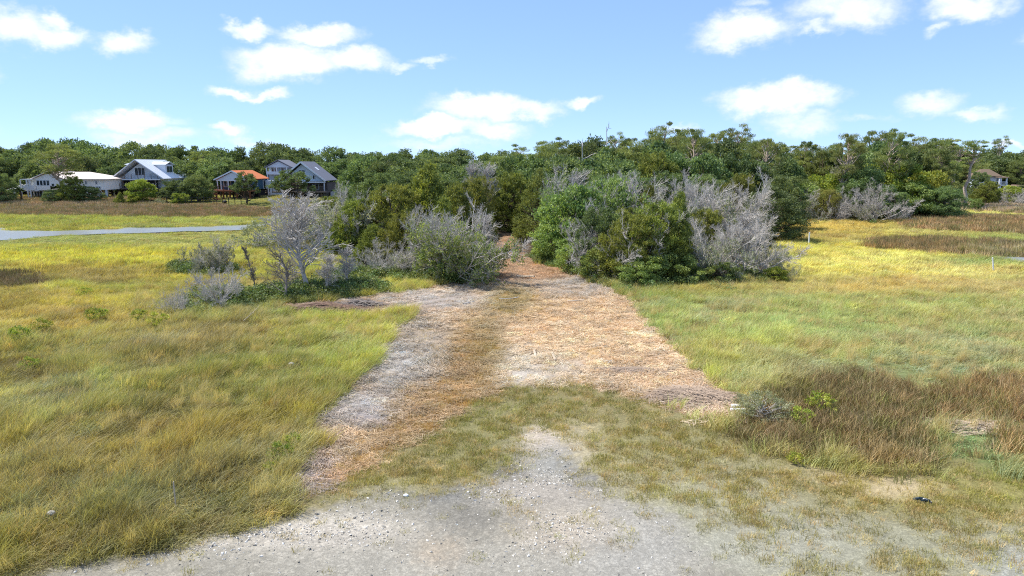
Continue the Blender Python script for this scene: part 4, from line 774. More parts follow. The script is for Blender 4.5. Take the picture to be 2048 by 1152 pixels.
def row(x0, x1, step, depth, tops, kinds, wpx, what, grp):
    px = x0
    while px < x1:
        Y = depth(px) + tr.uniform(-3, 3); k = kinds[tr.randint(len(kinds))]; p = px + tr.uniform(-.3, .3) * step
        yt = tops(p) + abs(tr.normal(0, 6))
        sp = {'oak': 'live oak', 'noak': 'live oak', 'pine': 'tall pine', 'fpine': 'bushy pine', 'cedar': 'cedar', 'spine': 'thin pine', 'myrtle': 'green bush', 'sage': 'grey bush', 'yel': 'light green tree', 'olive': 'olive cedar'}[k.rstrip('0123456789')]
        dp(k, p, Y, yt, wpx * tr.uniform(.85, 1.3), '%s %s %s' % (sp, what, landmark(p)), group=grp, yaw=tr.uniform(0, 6.28))
        px += step * tr.uniform(.8, 1.2)
OAK = ['oak0', 'oak1', 'oak2', 'oak3']; NO = ['noak0', 'noak1', 'noak2']; PI_ = ['pine0', 'pine1', 'pine2', 'pine3']; FP = ['fpine0', 'fpine1', 'fpine2']
row(-230, 1010, 46, lambda p: 196, lambda p: skytop(p), OAK, 88, 'on the skyline', 'skyline oaks of the left wood')
row(-220, 1000, 54, lambda p: 178, lambda p: skytop(p) + 12, OAK + ['fpine0'], 92, 'in the second rank', 'second rank of the left wood')
row(-220, 700, 52, lambda p: 178 if 500 < p < 690 else 170, lambda p: skytop(p) + 30, OAK + ['noak1'], 86, 'close', 'front rank of the left wood')
row(770, 1010, 62, lambda p: 128, lambda p: 318, OAK + NO, 120, 'in the middle distance', 'oaks between the houses and the track')
row(745, 1000, 70, lambda p: 100, lambda p: 340, NO, 130, 'in the nearer rank', 'nearer oaks behind the left cedars')
row(1010, 1560, 42, lambda p: 128, lambda p: skytop(p), FP[:1] + PI_ + PI_ + ['oak1'], 74, 'on the skyline', 'skyline trees of the right wood')
row(1020, 1560, 48, lambda p: 112, lambda p: skytop(p) + 16, FP + OAK, 92, 'in the second rank', 'second rank of the right wood')
row(1020, 1560, 56, lambda p: 96, lambda p: skytop(p) + 44, OAK + NO + ['cedar2'], 110, 'in the middle rank', 'middle rank of the right wood')
row(1030, 1560, 62, lambda p: 84, lambda p: 342, NO + ['cedar2', 'noak0'], 110, 'in the front rank', 'front rank of the right wood')
row(1540, 1890, 40, lambda p: 124, lambda p: skytop(p), FP[:1] + PI_ + PI_, 72, 'on the skyline', 'tall pine clump')
row(1550, 1900, 46, lambda p: 114, lambda p: skytop(p) + 20, FP + ['oak2'], 92, 'in the second rank', 'tall pine clump')
row(1550, 1880, 46, lambda p: 107, lambda p: skytop(p) + 62, ['fpine1', 'oak0', 'noak2', 'yel1'], 90, 'in the middle rank', 'trees under the tall pine clump')
row(1550, 1890, 44, lambda p: 101, lambda p: 362, NO + ['cedar2', 'myrtle0', 'olive1'], 80, 'at the marsh edge', 'bushes at the foot of the pine clump')
row(1880, 2260, 46, lambda p: 190, lambda p: skytop(p), OAK + FP, 84, 'on the skyline', 'wood behind the brown roofed house')
row(1890, 2260, 48, lambda p: 172, lambda p: skytop(p) + 14, OAK + FP, 84, 'in the second rank', 'wood behind the brown roofed house')
row(1880, 2260, 46, lambda p: 138, lambda p: 366, NO + ['cedar2', 'myrtle1', 'yel0'], 66, 'at the marsh edge', 'bushes in front of the brown roofed house')
# single trees that stand out
for (k, px, Y, yt, wp, lb) in (('pine0', 1320, 118, 246, 72, 'tall open pine with rounded top behind the right thicket'), ('pine1', 1378, 105, 252, 70, 'tall pine with long bare trunk behind the right thicket'), ('spine0', 1462, 122, 246, 50, 'thin flat topped pine standing above the skyline'), ('spine1', 1424, 124, 258, 44, 'shorter flat topped pine left of the thin one'), ('spine0', 1900, 128, 280, 60, 'leaning pine with bare pale trunk right of the pine clump'), ('spine1', 1926, 128, 276, 64, 'tallest bare trunked pine right of the pine clump'), ('spine1', 1866, 126, 272, 64, 'bare trunked pine at the right end of the pine clump'),
    ('pine1', 1684, 105, 262, 60, 'pale trunked pine at the left of the tall clump'), ('pine2', 1776, 105, 262, 64, 'pale trunked pine in the middle of the tall clump'), ('pine3', 1530, 104, 272, 60, 'tall pine left of the marker stake'), ('noak1', 1952, 143, 342, 50, 'oak standing before the brown shake roof'), ('spine0', 1984, 178, 270, 22, 'lone thin pine poking high above the far right wood'), ('pine2', 1606, 118, 275, 50, 'small pointed pine left of the tall pine clump'), ('snag0', 1206, 118, 252, 30, 'tall bleached snag above the skyline right of the track'), ('snag0', 1160, 100, 286, 40, 'bleached forked snag right of the track end'), ('snag1', 1944, 136, 375, 14, 'short pale stump snag at the far right marsh edge'), ('pine1', 128, 143, 284, 84, 'dark pine standing in front of the cream house'), ('spine0', 1225, 122, 262, 26, 'thin bare topped tree beside the tall bleached snag')):
    dp(k, px, Y, yt, wp, lb)
for (k, px, Y, yt, wp, lb) in (('cedar2', 146, 141, 352, 96, 'dark evergreen bush in front of the cream house'), ('noak1', 185, 142, 372, 60, 'rounded green bush at the right corner of the cream house'), ('noak0', 108, 140, 378, 50, 'low dark bush left of the dark pine'), ('cedar0', 240, 137, 384, 56, 'dark low cedar in the reeds before the white roofed house'), ('yel0', 284, 141, 358, 56, 'bright yellow green tree before the white roofed house'), ('yel1', 268, 139, 388, 40, 'bright low bush under the yellow green tree'),
    ('oak2', 358, 142, 358, 76, 'dense green oak right of the white roofed house'), ('noak2', 398, 143, 347, 66, 'dense green oak left of the orange roofed house'), ('yel1', 360, 138, 384, 56, 'yellow green bush by the black fence'), ('sage0', 320, 138, 396, 40, 'grey shrub in the reeds left of the black fence'), ('open0', 586, 141, 338, 100, 'spreading oak in front of the grey gabled house'), ('open0', 494, 139, 342, 48, 'thin crooked oak in front of the orange roofed house'),
    ('oak0', 732, 132, 310, 96, 'large dark oak right of the grey gabled house'), ('oak3', 706, 138, 336, 60, 'dark oak against the grey gabled house'), ('oak1', 765, 128, 326, 100, 'dark oak right of the large dark oak'), ('noak0', 8, 140, 345, 60, 'dark oak at the left picture edge'), ('noak2', -30, 143, 335, 90, 'dark oak cut by the left picture edge'),
    ('dthk1', 1590, 99, 374, 60, 'pale dead shrub at the left foot of the pine clump'), ('dthk0', 1668, 99, 385, 70, 'grey dead shrub at the marsh edge under the pines'), ('dfan1', 1752, 98, 364, 66, 'tall grey dead shrub under the pine clump'), ('half1', 1725, 97, 395, 56, 'half dead shrub left of the tall grey one'), ('dfan0', 1798, 97, 412, 56, 'small dead bush leaning over the marsh edge'), ('dthk1', 1892, 120, 392, 60, 'wide pale dead brush right of the pine clump'), ('dtree1', 1652, 108, 332, 44, 'white dead tree among the pines'), ('dthk0', 2022, 134, 375, 60, 'grey dead brush near the red shed'), ('cedar2', 1965, 134, 362, 76, 'rounded dark bush below the brown roofed house'), ('myrtle0', 1952, 118, 396, 24, 'small round bush in the far right reeds')):
    dp(k, px, Y, yt, wp, lb)
# weeds in the left grass
for (px, yb, s_, lb) in ((40, 690, 40, 'bright leafy weed at the left edge'), (85, 668, 34, 'leafy weed right of the edge weed'), (190, 648, 36, 'pale topped weed in the left grass'), (315, 655, 34, 'yellow flowered weed below the grey shrub'), (280, 645, 30, 'small yellow weed left of the flowered weed'), (170, 595, 24, 'dark weed in the left gold grass'), (205, 640, 26, 'upright weed behind the pale topped weed'), (60, 740, 30, 'weed beside the dark hollow at left'), (560, 925, 44, 'bright green plant beside the mown strip'), (585, 900, 36, 'second bright green plant by the mown strip'), (1640, 830, 50, 'light green leafy weed in the brown needlerush'), (1600, 850, 40, 'leafy weed left of the light green one'), (1590, 930, 30, 'green sprig at the near edge of the needlerush'), (540, 950, 30, 'low green plant at the foot of the mown strip'), (35, 680, 30, 'yellowish weed at the left picture edge')):
    at('weed%d' % prng.randint(2), px, yb, yb - s_, s_ * 1.3, lb)
at('sage0', 1525, 838, 778, 100, 'grey green bush at the left end of the needlerush bed'); at('sage1', 1492, 815, 780, 55, 'pale green bush touching the mown track')
# unique labels: number the ones that share a description
from collections import defaultdict
byl = defaultdict(list)
for o, lb, px in pending: byl[lb].append((px, o))
for lb, l in byl.items():
    l.sort(key=lambda t: t[0])
    for i, (px, o) in enumerate(l): o['label'] = lb if len(l) == 1 else '%s, %s from left' % (lb, ORD[i])
# ------------------------------------------------------------------ houses
M_WHITE = plain('white_trim', (.74, .76, .78), .6, .06, 1.5); M_CREAM = plain('cream_siding', S(246, 244, 238, .95), .7, .08, 1.2); M_PALEB = plain('pale_blue_siding', S(220, 228, 236, .9), .7, .08, 1.2)
M_METAL = plain('white_metal_roof', (.72, .74, .77), .35, .06, .8, spec=.5); M_TANR = plain('tan_shingle_roof', S(236, 220, 206, .85), .85, .12, 2.0); M_ORANGE = plain('orange_tile_roof', S(206, 122, 74, .9), .8, .16, 3.0)
M_GREYR = plain('grey_shingle_roof', S(128, 130, 140, .8), .85, .12, 3.0); M_BLUE = plain('blue_siding', S(62, 104, 132, .7), .7, .1, 1.2); M_LBLUE = plain('light_blue_siding', S(212, 224, 234, .9), .7, .08, 1.2)
M_DECK = plain('red_brown_deck_wood', S(150, 92, 64, .75), .8, .2, 2.5); M_GWOOD = plain('grey_deck_wood', S(122, 112, 104, .7), .85, .2, 2.5); M_PILE = plain('dark_piling', S(88, 76, 68, .7), .9, .2, 3.0); M_DARK = plain('painted_shade', S(40, 42, 46, .8), .6, .1); M_CONC = plain('pale_block', S(200, 196, 190, .8), .8, .1)  # the near-black one puts shade of porch recess and stilt space into colour
M_BROWNR = plain('brown_shake_roof', S(132, 112, 92, .75), .9, .2, 4.0); M_RED = plain('red_shed_wall', S(164, 84, 62, .75), .8, .15); M_IRON = plain('black_iron', (.02, .02, .022), .5, .1)
def glass_mat():
    m, n = mat_new('window_glass'); b = n.new('ShaderNodeBsdfPrincipled'); b.inputs['Base Color'].default_value = (.03, .045, .06, 1); b.inputs['Roughness'].default_value = .08; b.inputs['Specular IOR Level'].default_value = .6
    o = n.new('ShaderNodeOutputMaterial'); n.link(b.outputs[0], o.inputs[0]); return m
M_GLASS = glass_mat()
BOXF = np.array([[0, 3, 2, 1], [4, 5, 6, 7], [0, 1, 5, 4], [1, 2, 6, 5], [2, 3, 7, 6], [3, 0, 4, 7]])
def boxv(x0, x1, y0, y1, z0, z1): return np.array([[x0, y0, z0], [x1, y0, z0], [x1, y1, z0], [x0, y1, z0], [x0, y0, z1], [x1, y0, z1], [x1, y1, z1], [x0, y1, z1]], float)
class House:
    def __init__(s, name, loc, label, cat='house'):
        s.root = tag(empty(name, loc), label, cat); s.o = np.array(loc, float)
    def raw(s, name, V, F, mat, parent=None):
        me = mk_mesh(name, np.asarray(V, float) - s.o, F, mat); return link(name, me, parent or s.root)
    def box(s, name, x0, x1, y0, y1, z0, z1, mat, parent=None): return s.raw(name, boxv(x0, x1, y0, y1, z0, z1), BOXF, mat, parent)
    def prism(s, name, xz, y0, y1, mat, parent=None):
        n = len(xz); V = [(x, y0, z) for x, z in xz] + [(x, y1, z) for x, z in xz]; i = np.arange(n); j = (i + 1) % n
        me = bpy.data.meshes.new(name); me.from_pydata([tuple(np.array(v) - s.o) for v in V], [], [tuple(range(n)), tuple(range(2 * n - 1, n - 1, -1))] + [(int(a), int(a + n), int(b + n), int(b)) for a, b in zip(i, j)]); me.materials.append(mat); me.update()
        return link(name, me, parent or s.root)
    def slab(s, name, c, th, mat, parent=None):      # four corners, thickness along its normal
        c = np.array(c, float); n = np.cross(c[1] - c[0], c[3] - c[0]); n = n / np.linalg.norm(n) * th
        if n[2] < 0: n = -n
        return s.raw(name, np.concatenate([c - n * .5, c + n * .5]), BOXF, mat, parent)
    def bar(s, name, a, b, r, mat, parent=None):
        V, F = tubes(np.array([[a, b]], float), np.full((1, 2), r), 4); return s.raw(name, V, F, mat, parent)
    def window(s, x0, x1, z0, z1, y, mull=1, side=False, fr=.10):
        """facing the camera on plane y (or facing +X on plane x=y with x0,x1 along depth)"""
        f = (lambda n, a, b, d0, d1, c, e, m, p=None: s.box(n, a, b, y - d1, y - d0, c, e, m, p)) if not side else (lambda n, a, b, d0, d1, c, e, m, p=None: s.box(n, y + d0, y + d1, a, b, c, e, m, p))
        w_ = f('window', x0 - fr, x1 + fr, -.02, .05, z0 - fr, z1 + fr, M_WHITE); st = (x1 - x0) / mull
        for k in range(mull): f('pane', x0 + k * st + .05, x0 + (k + 1) * st - .05, .053, .075, z0, z1, M_GLASS, w_)
        return w_
    def rail(s, x0, x1, y, z0, z1, mat, step=1.6, name='railing'):
        r = s.box(name, x0, x1, y - .04, y + .04, z1 - .08, z1, mat); n = max(1, int((x1 - x0) / step))
        for k in range(n + 1):
            x = x0 + (x1 - x0) * k / n; s.box('baluster', x - .05, x + .05, y - .045, y + .045, z0, z1 - .082, mat, r)
        for q in range(1, 4): s.box('rail', x0, x1, y - .015, y + .015, z0 + (z1 - z0) * q / 4.2, z0 + (z1 - z0) * q / 4.2 + .04, mat, r)
        return r
    def stairs(s, x0, z0, x1, z1, y0, y1, mat, railmat=None):
        n = max(3, int(abs(z1 - z0) / .2)); st = s.slab('stair_stringer', [(x0, y0, z0), (x1, y0, z1), (x1, y0 + .06, z1), (x0, y0 + .06, z0)], .28, railmat or mat); s.slab('stair_stringer', [(x0, y1 - .06, z0), (x1, y1 - .06, z1), (x1, y1, z1), (x0, y1, z0)], .28, railmat or mat)
        for k in range(n):
            t = (k + .5) / n; x = x0 + (x1 - x0) * t; z = z0 + (z1 - z0) * t; s.box('tread', x - .16, x + .16, y0 + .065, y1 - .065, z - .02, z + .03, mat, st)
        for y in (y0, y1):
            s.bar('handrail', (x0, y, z0 + .95), (x1, y, z1 + .95), .045, railmat or mat)
GZ = .55
def XH(px, Y, py=365): return XW(px, py, Y)
# cream house
Y0 = 150.; h1 = House('stilt_house', (XH(135, Y0), Y0, GZ), 'cream two storey house with tan roof at the far left')
ze = ZW(358, Y0); zr = ZW(343.5, Y0 + 4); zm = ZW(380, Y0)
xa, xb, xc, xd = XH(66, Y0), XH(128, Y0), XH(206, Y0), XH(100, Y0)
h1.box('upper_wall', xb, xc, Y0 + .8, Y0 + 9, zm, ze, M_CREAM); h1.box('lower_wall', xa + .2, XH(170, Y0), Y0 + 1.6, Y0 + 8.5, GZ - .4, zm - .004, M_CREAM)
h1.prism('gable_wall', [(xa, zm + .9), (xb - .004, zm + .9), (xb - .004, ze), ((xa + xb) / 2, zr - .25), (xa, ze)], Y0, Y0 + 9, M_CREAM)
xm = (xa + xb) / 2; ov = .35
r = h1.slab('roof', [(xa - ov, Y0 - .5, ze - .05), (xm, Y0 - .5, zr), (xm, Y0 + 9.4, zr), (xa - ov, Y0 + 9.4, ze - .05)], .16, M_TANR)
h1.slab('roof_slope', [(xm, Y0 - .5, zr + .003), (xb + ov, Y0 - .5, ze - .02), (xb + ov, Y0 + 5, ze - .02), (xm, Y0 + 5, zr + .003)], .16, M_TANR, r)
xr1 = XH(181, Y0 + 4.6); yf, ym, yb = Y0 + .3, Y0 + 4.9, Y0 + 9.5
h1.raw('roof', [(xm + .1, ym, zr - .03), (xr1, ym, zr - .03), (xb - .3, yf, ze), (xc + .4, yf, ze), (xb - .3, yb, ze), (xc + .4, yb, ze), (xb - .3, yf, ze - .16), (xc + .4, yf, ze - .16), (xc + .4, yb, ze - .16), (xb - .3, yb, ze - .16)], [np.array([[2, 3, 1, 0], [0, 1, 5, 4], [6, 7, 3, 2], [7, 8, 5, 3], [6, 9, 8, 7]]), np.array([[3, 5, 1]])], M_TANR)
for k in range(4): h1.window(XH(73.5 + k * 6.6, Y0), XH(79 + k * 6.6, Y0), ZW(370.5, Y0), ZW(361, Y0), Y0 - .01, fr=.06)
h1.window(XH(103, Y0), XH(108, Y0), ZW(372, Y0), ZW(367.5, Y0), Y0 - .01, fr=.08)
for a in (166, 186.5): h1.window(XH(a, Y0), XH(a + 3.4, Y0), ZW(368, Y0), ZW(362.5, Y0), Y0 + .79, 1)
h1.window(XH(187, Y0), XH(196, Y0), ZW(379.5, Y0), ZW(373.5, Y0), Y0 + .79)
h1.box('porch_panel', XH(73, Y0), XH(100, Y0), Y0 - .16, Y0 - .02, ZW(380.3, Y0), ZW(371.6, Y0), M_CREAM)
xp0, xp1 = XH(47, Y0 - .5), XH(66, Y0 - .5)
h1.box('porch_roof', xp0 - .2, xp1 + .2, Y0 - 1.2, Y0 + 3, ZW(359.2, Y0), ZW(358, Y0), M_WHITE); h1.box('porch_wall', xp0 + .5, xp1 - .004, Y0 + .4, Y0 + 3, zm, ZW(359.3, Y0), M_CREAM); h1.box('porch_parapet', xp0, xp1 + .5, Y0 - 1.1, Y0 - .9, ZW(380, Y0), ZW(370.5, Y0), M_WHITE)
h1.box('porch_floor', xp0, xp1 + .8, Y0 - .88, Y0 + 1.55, zm - .25, zm - .02, M_WHITE)
for a in (47.5, 60.5, 66): h1.box('porch_post', XH(a, Y0) - .1, XH(a, Y0) + .1, Y0 - 1.14, Y0 - .93, GZ - .4, ZW(359.3, Y0), M_WHITE)
h1.window(XH(50, Y0), XH(59, Y0), ZW(369, Y0), ZW(361, Y0), Y0 + .39, 2, fr=.06)
for a in (50, 56.5, 62, 67.5): h1.window(XH(a, Y0), XH(a + 4.4, Y0), ZW(394, Y0), ZW(381.5, Y0), Y0 + 1.59, 1, fr=.07)
h1.stairs(XH(17, Y0), ZW(389, Y0), xp0 + .2, ZW(377, Y0), Y0 - .9, Y0 + .4, M_WHITE); h1.rail(XH(7, Y0), XH(30, Y0), Y0 - 1.6, GZ - .2, ZW(388, Y0), M_WHITE, 1.0, 'yard_fence')
h1.stairs(XH(200, Y0), ZW(396, Y0), XH(191, Y0), ZW(381, Y0), Y0 - .6, Y0 + .6, M_WHITE)
for a, d in ((204.5, 1.0), (204.5, 8.6), (188, 1.0), (178, 8.6)): h1.box('piling', XH(a, Y0) - .17, XH(a, Y0) + .17, Y0 + d, Y0 + d + .34, GZ - .5, zm - .004, M_LBLUE)
# white metal roofed house
Y0, Y1 = 157., 170.; h2 = House('stilt_house', (XH(300, Y0), Y0, GZ), 'steep white metal roofed house on stilts with upper balcony')
xl, xm, xr = XH(225, Y0), XH(275.5, Y0), XH(328, Y0); ze, zp = ZW(357, Y0), ZW(319.5, Y0); zf = ZW(376, Y0)
r = h2.slab('roof', [(xl - .2, Y0 - .5, ze - .1), (xm, Y0 - .5, zp), (xm, Y1 + .4, zp), (xl - .2, Y1 + .4, ze - .1)], .2, M_METAL); h2.slab('roof_slope', [(xm, Y0 - .5, zp + .003), (xr + .2, Y0 - .5, ze - .1), (xr + .2, Y1 + .4, ze - .1), (xm, Y1 + .4, zp + .003)], .2, M_METAL, r)
for k in range(1, 12):                                 # standing seams
    y = Y0 - .5 + k * 1.15; h2.slab('roof_seam', [(xm + .1, y, zp + .05), (xr + .15, y, ze + .05), (xr + .15, y + .05, ze + .05), (xm + .1, y + .05, zp + .05)], .05, M_METAL, r)
h2.prism('gable_wall', [(xl + 1.0, ze - .1), (xr - 1.0, ze - .1), (xm, zp - .75)], Y0 + 1.4, Y1, M_PALEB); h2.box('lower_wall', xl + 1.2, xr - .15, Y0 + 2.2, Y1 - .1, zf, ze - .104, M_LBLUE)
h2.window(XH(272, Y0 + 1.4), XH(292, Y0 + 1.4), ZW(350.5, Y0 + 1.4), ZW(336, Y0 + 1.4), Y0 + 1.39, 3)
h2.box('balcony_floor', xl + .6, xr - .7, Y0 - .3, Y0 + 1.39, ze - .35, ze - .14, M_WHITE); h2.rail(xl + 1.5, xr - 1.2, Y0 - .2, ze - .12, ze + 1.05, M_GWOOD, 1.3)
h2.box('deck', xl - .6, xr - 1.6, Y0 - .9, Y0 + 2.19, zf - .25, zf, M_GWOOD); h2.rail(xl - .5, xr - 1.9, Y0 - .85, zf + .004, zf + 1.05, M_GWOOD, 1.2); h2.box('porch_shade_sheet', xl + .5, xr - 1.9, Y0 + .9, Y0 + .96, zf + .004, ze - .36, M_DARK)  # dark sheet added across the recessed porch, standing in for its shade
for a in (231, 246, 262, 279, 296, 312): h2.box('porch_post', XH(a, Y0) - .1, XH(a, Y0) + .1, Y0 - .3, Y0 - .1, zf + .004, ze - .354, M_GWOOD)
for a in (224, 236, 250, 266, 283, 300): 
    for d in (-.5, 5., 11.): h2.box('piling', XH(a, Y0) - .15, XH(a, Y0) + .15, Y0 + d, Y0 + d + .3, GZ - .6, zf - .254, M_PILE)
h2.box('ground_floor_wall', XH(254, Y0), XH(290, Y0), Y0 + 4, Y1 - 1, GZ - .5, zf - .01, M_CONC)
h2.stairs(XH(303, Y0), ZW(391, Y0), XH(317, Y0), zf + .1, Y0 - 2.3, Y0 - .95, M_GWOOD, M_WHITE)
d0, d1 = Y0 + 4.2, Y0 + 7.8; zt, zb = zp - .75, ze + .9; xs = xm + (zp - zt) / (zp - ze) * (xr - xm); xe = xm + (xr - xm) * .80
h2.box('dormer', xs - .2, xe - .3, d0, d1, zb, zt - .3, M_PALEB); dm = (d0 + d1) / 2
h2.slab('dormer_roof', [(xs - .9, d0 - .3, zt - .35), (xe, d0 - .3, zt - .35), (xe, dm, zt + .3), (xs - .9, dm, zt + .3)], .12, M_METAL); h2.slab('dormer_roof', [(xs - .9, dm, zt + .303), (xe, dm, zt + .303), (xe, d1 + .3, zt - .35), (xs - .9, d1 + .3, zt - .35)], .12, M_METAL)
h2.window(d0 + .5, d1 - .5, zb + .5, zt - .7, xe - .3, 2, side=True); xs2 = xm - (xs - xm); xe2 = xm - (xe - xm)
h2.box('dormer', xe2 + .3, xs2 + .2, d0, d1, zb, zt - .3, M_PALEB); h2.slab('dormer_roof', [(xe2, d0 - .3, zt - .3), (xs2 + .9, d0 - .3, zt - .3), (xs2 + .9, d1 + .3, zt + .2), (xe2, d1 + .3, zt + .2)], .12, M_METAL)
h2.window(Y0 + 5, Y0 + 6.2, zf + 1.0, ze - .8, xr - .15, 1, side=True)
# orange roofed house
Y0, Y1 = 150., 161.4; h3 = House('stilt_house', (XH(480, Y0), Y0, GZ), 'blue house with orange roof and red brown deck on stilts')
xl, xm, xr = XH(431, Y0), XH(465.5, Y0), XH(498, Y0); ze, zp, zf = ZW(359, Y0), ZW(341.5, Y0), ZW(380, Y0)
r = h3.slab('roof', [(xl - .2, Y0 - .3, ze), (xm, Y0 - .3, zp), (xm, Y1 + .3, zp), (xl - .2, Y1 + .3, ze)], .16, M_ORANGE); h3.slab('roof_slope', [(xm, Y0 - .3, zp + .003), (xr + .3, Y0 - .3, ze), (xr + .3, Y1 + .3, ze), (xm, Y1 + .3, zp + .003)], .16, M_ORANGE, r)
h3.slab('fascia', [(xl - .25, Y0 - .36, ze - .08), (xm, Y0 - .36, zp - .05), (xm, Y0 - .31, zp - .05), (xl - .25, Y0 - .31, ze - .08)], .26, M_WHITE); h3.slab('fascia', [(xm, Y0 - .362, zp - .05), (xr + .35, Y0 - .362, ze - .08), (xr + .35, Y0 - .312, ze - .08), (xm, Y0 - .312, zp - .05)], .26, M_WHITE)
h3.prism('gable_wall', [(xl + .2, ze - .1), (xr - .05, ze - .1), (xm, zp - .3)], Y0, Y0 + .3, M_PALEB); h3.box('wall', xl + .3, xr - .05, Y0 + 2.2, Y1, zf, ze - .104, M_BLUE)
h3.box('porch_beam', xl + .1, xr, Y0 - .02, Y0 + .25, ze - .32, ze - .106, M_WHITE)
for a in (434.5, 441.5, 456, 470, 484, 496): h3.box('porch_post', XH(a, Y0) - .09, XH(a, Y0) + .09, Y0, Y0 + .18, zf + .004, ze - .324, M_WHITE)
for a, b in ((448, 453.5), (458, 461.5), (480, 488)): h3.window(XH(a, Y0 + 2.2), XH(b, Y0 + 2.2), ZW(373, Y0 + 2.2), ZW(362.5, Y0 + 2.2), Y0 + 2.19, 1 if b - a < 6 else 2)
h3.window(Y0 + 3.6, Y0 + 5.0, zf + .9, ze - .35, xr - .05, 1, side=True); h3.window(Y0 + 8.6, Y0 + 9.6, zf + .1, ze - .35, xr - .05, 1, side=True)
h3.box('deck', XH(422, Y0), xr + 1.2, Y0 - 1.8, Y0 + 2.19, zf - .28, zf, M_DECK); h3.rail(XH(430, Y0), xr, Y0 - 1.75, zf + .004, zf + .95, M_DECK, 1.2)
h3.box('stair_landing', XH(421, Y0), XH(434, Y0), Y0 - 4.2, Y0 - 2.1, ZW(391, Y0), ZW(389.5, Y0), M_DECK); h3.stairs(XH(432, Y0), ZW(389.5, Y0) - .1, XH(450, Y0), GZ, Y0 - 4.1, Y0 - 2.6, M_DECK); h3.stairs(XH(424, Y0), ZW(389.5, Y0), XH(430, Y0), zf, Y0 - 3.0, Y0 - 1.85, M_DECK)
for a in (424, 436, 450, 463, 477, 491, 503): 
    for d in (-1.4, 4, 9): h3.box('piling', XH(a, Y0) - .14, XH(a, Y0) + .14, Y0 + d, Y0 + d + .28, GZ - .6, zf - .284, M_DECK if d < 0 else M_PILE)
h3.box('underfloor_shade', XH(455, Y0), XH(495, Y0), Y0 + 6, Y1 - 1, GZ - .5, zf - .29, M_DARK); h3.box('side_entry', xr + .2, xr + 1.8, Y1 - 2, Y1, zf, ze - .4, M_PALEB)  # dark box added under the floor, its colour standing in for shade between stilts
# tall blue house behind
Y0 = 166.; h4 = House('tall_house', (XH(560, Y0), Y0, GZ), 'tall pale blue house peeking up behind the orange roofed house')
xl, xm, xr = XH(534, Y0), XH(559, Y0), XH(584, Y0); ze, zp = ZW(334, Y0), ZW(320, Y0)
r = h4.slab('roof', [(xl - .3, Y0 - .5, ze - .1), (xm, Y0 - .5, zp), (xm, Y0 + 8, zp), (xl - .3, Y0 + 8, ze - .1)], .18, M_GREYR); h4.slab('roof_slope', [(xm, Y0 - .5, zp + .003), (xr + .3, Y0 - .5, ze - .1), (xr + .3, Y0 + 8, ze - .1), (xm, Y0 + 8, zp + .003)], .18, M_GREYR, r)
h4.prism('gable_wall', [(xl, ze - .1), (xr, ze - .1), (xm, zp - .3)], Y0 - .1, Y0 + .2, M_LBLUE); h4.box('wall', xl + .1, xr - .1, Y0 + 1.5, Y0 + 7.8, GZ - .5, ze - .104, M_LBLUE); h4.box('balcony_wall', xl, xr, Y0 - .1, Y0 + .1, ZW(349, Y0), ZW(343, Y0), M_WHITE); h4.box('balcony_floor', xl, xr, Y0 + .104, Y0 + 1.49, ZW(349, Y0), ZW(348, Y0), M_WHITE)
for a in (534.7, 554.5, 575): h4.box('porch_post', XH(a, Y0) - .12, XH(a, Y0) + .12, Y0 - .08, Y0 + .16, ZW(342.9, Y0), ze - .104, M_WHITE)
for a in (540, 547, 560): h4.window(XH(a, Y0), XH(a + 5, Y0), ZW(344, Y0), ZW(335.5, Y0), Y0 + 1.49, 1)
for a in (536, 582): h4.box('balcony_piling', XH(a, Y0) - .15, XH(a, Y0) + .15, Y0 - .05, Y0 + .09, GZ - .6, ZW(349.1, Y0), M_WHITE)
# grey gabled house
Y0, Y1 = 150., 160.; h5 = House('stilt_house', (XH(612, Y0), Y0, GZ), 'grey roofed steep gabled house with white trim and long deck')
xm, xr = XH(604.5, Y0), XH(650, Y0); xl = 2 * xm - xr; ze, zp, zf = ZW(361, Y0), ZW(323.5, Y0), ZW(382, Y0)
r = h5.slab('roof', [(xl - .2, Y0 - .5, ze - .1), (xm, Y0 - .5, zp), (xm, Y1, zp), (xl - .2, Y1, ze - .1)], .18, M_GREYR); h5.slab('roof_slope', [(xm, Y0 - .5, zp + .003), (xr + .2, Y0 - .5, ze - .1), (xr + .2, Y1, ze - .1), (xm, Y1, zp + .003)], .18, M_GREYR, r)
t = .32; sx = xm + (xr - xm) * t; sz = zp + (ze - zp) * t; h5.slab('skylight', [(sx, Y0 + 4.2, sz + .12), (sx + .8, Y0 + 4.2, sz + .12 - .8 * (zp - ze) / (xr - xm)), (sx + .8, Y0 + 5.4, sz + .12 - .8 * (zp - ze) / (xr - xm)), (sx, Y0 + 5.4, sz + .12)], .1, M_WHITE)
for sgn, xe_ in ((-1, xl - .25), (1, xr + .25)): h5.slab('fascia', [(xm, Y0 - .57 - .003 * sgn, zp - .06), (xe_, Y0 - .57 - .003 * sgn, ze - .16), (xe_, Y0 - .51 - .003 * sgn, ze - .16), (xm, Y0 - .51 - .003 * sgn, zp - .06)], .32, M_WHITE)
h5.prism('gable_wall', [(xl + .6, ze - .1), (xr - .5, ze - .1), (xm, zp - .5)], Y0 + .4, Y1 - .2, M_LBLUE); h5.box('fascia_board', xl, xr, Y0 - .2, Y0 + .39, ze - .5, ze - .2, M_WHITE); h5.box('lower_wall', xl + .8, xr - .2, Y0 + 2.6, Y1 - .2, zf, ze - .504, M_GWOOD)
h5.window(XH(625, Y0), XH(629, Y0), ZW(358, Y0), ZW(351, Y0), Y0 + .39); h5.window(XH(598, Y0), XH(610, Y0), ZW(352, Y0), ZW(340, Y0), Y0 + .39, 2)
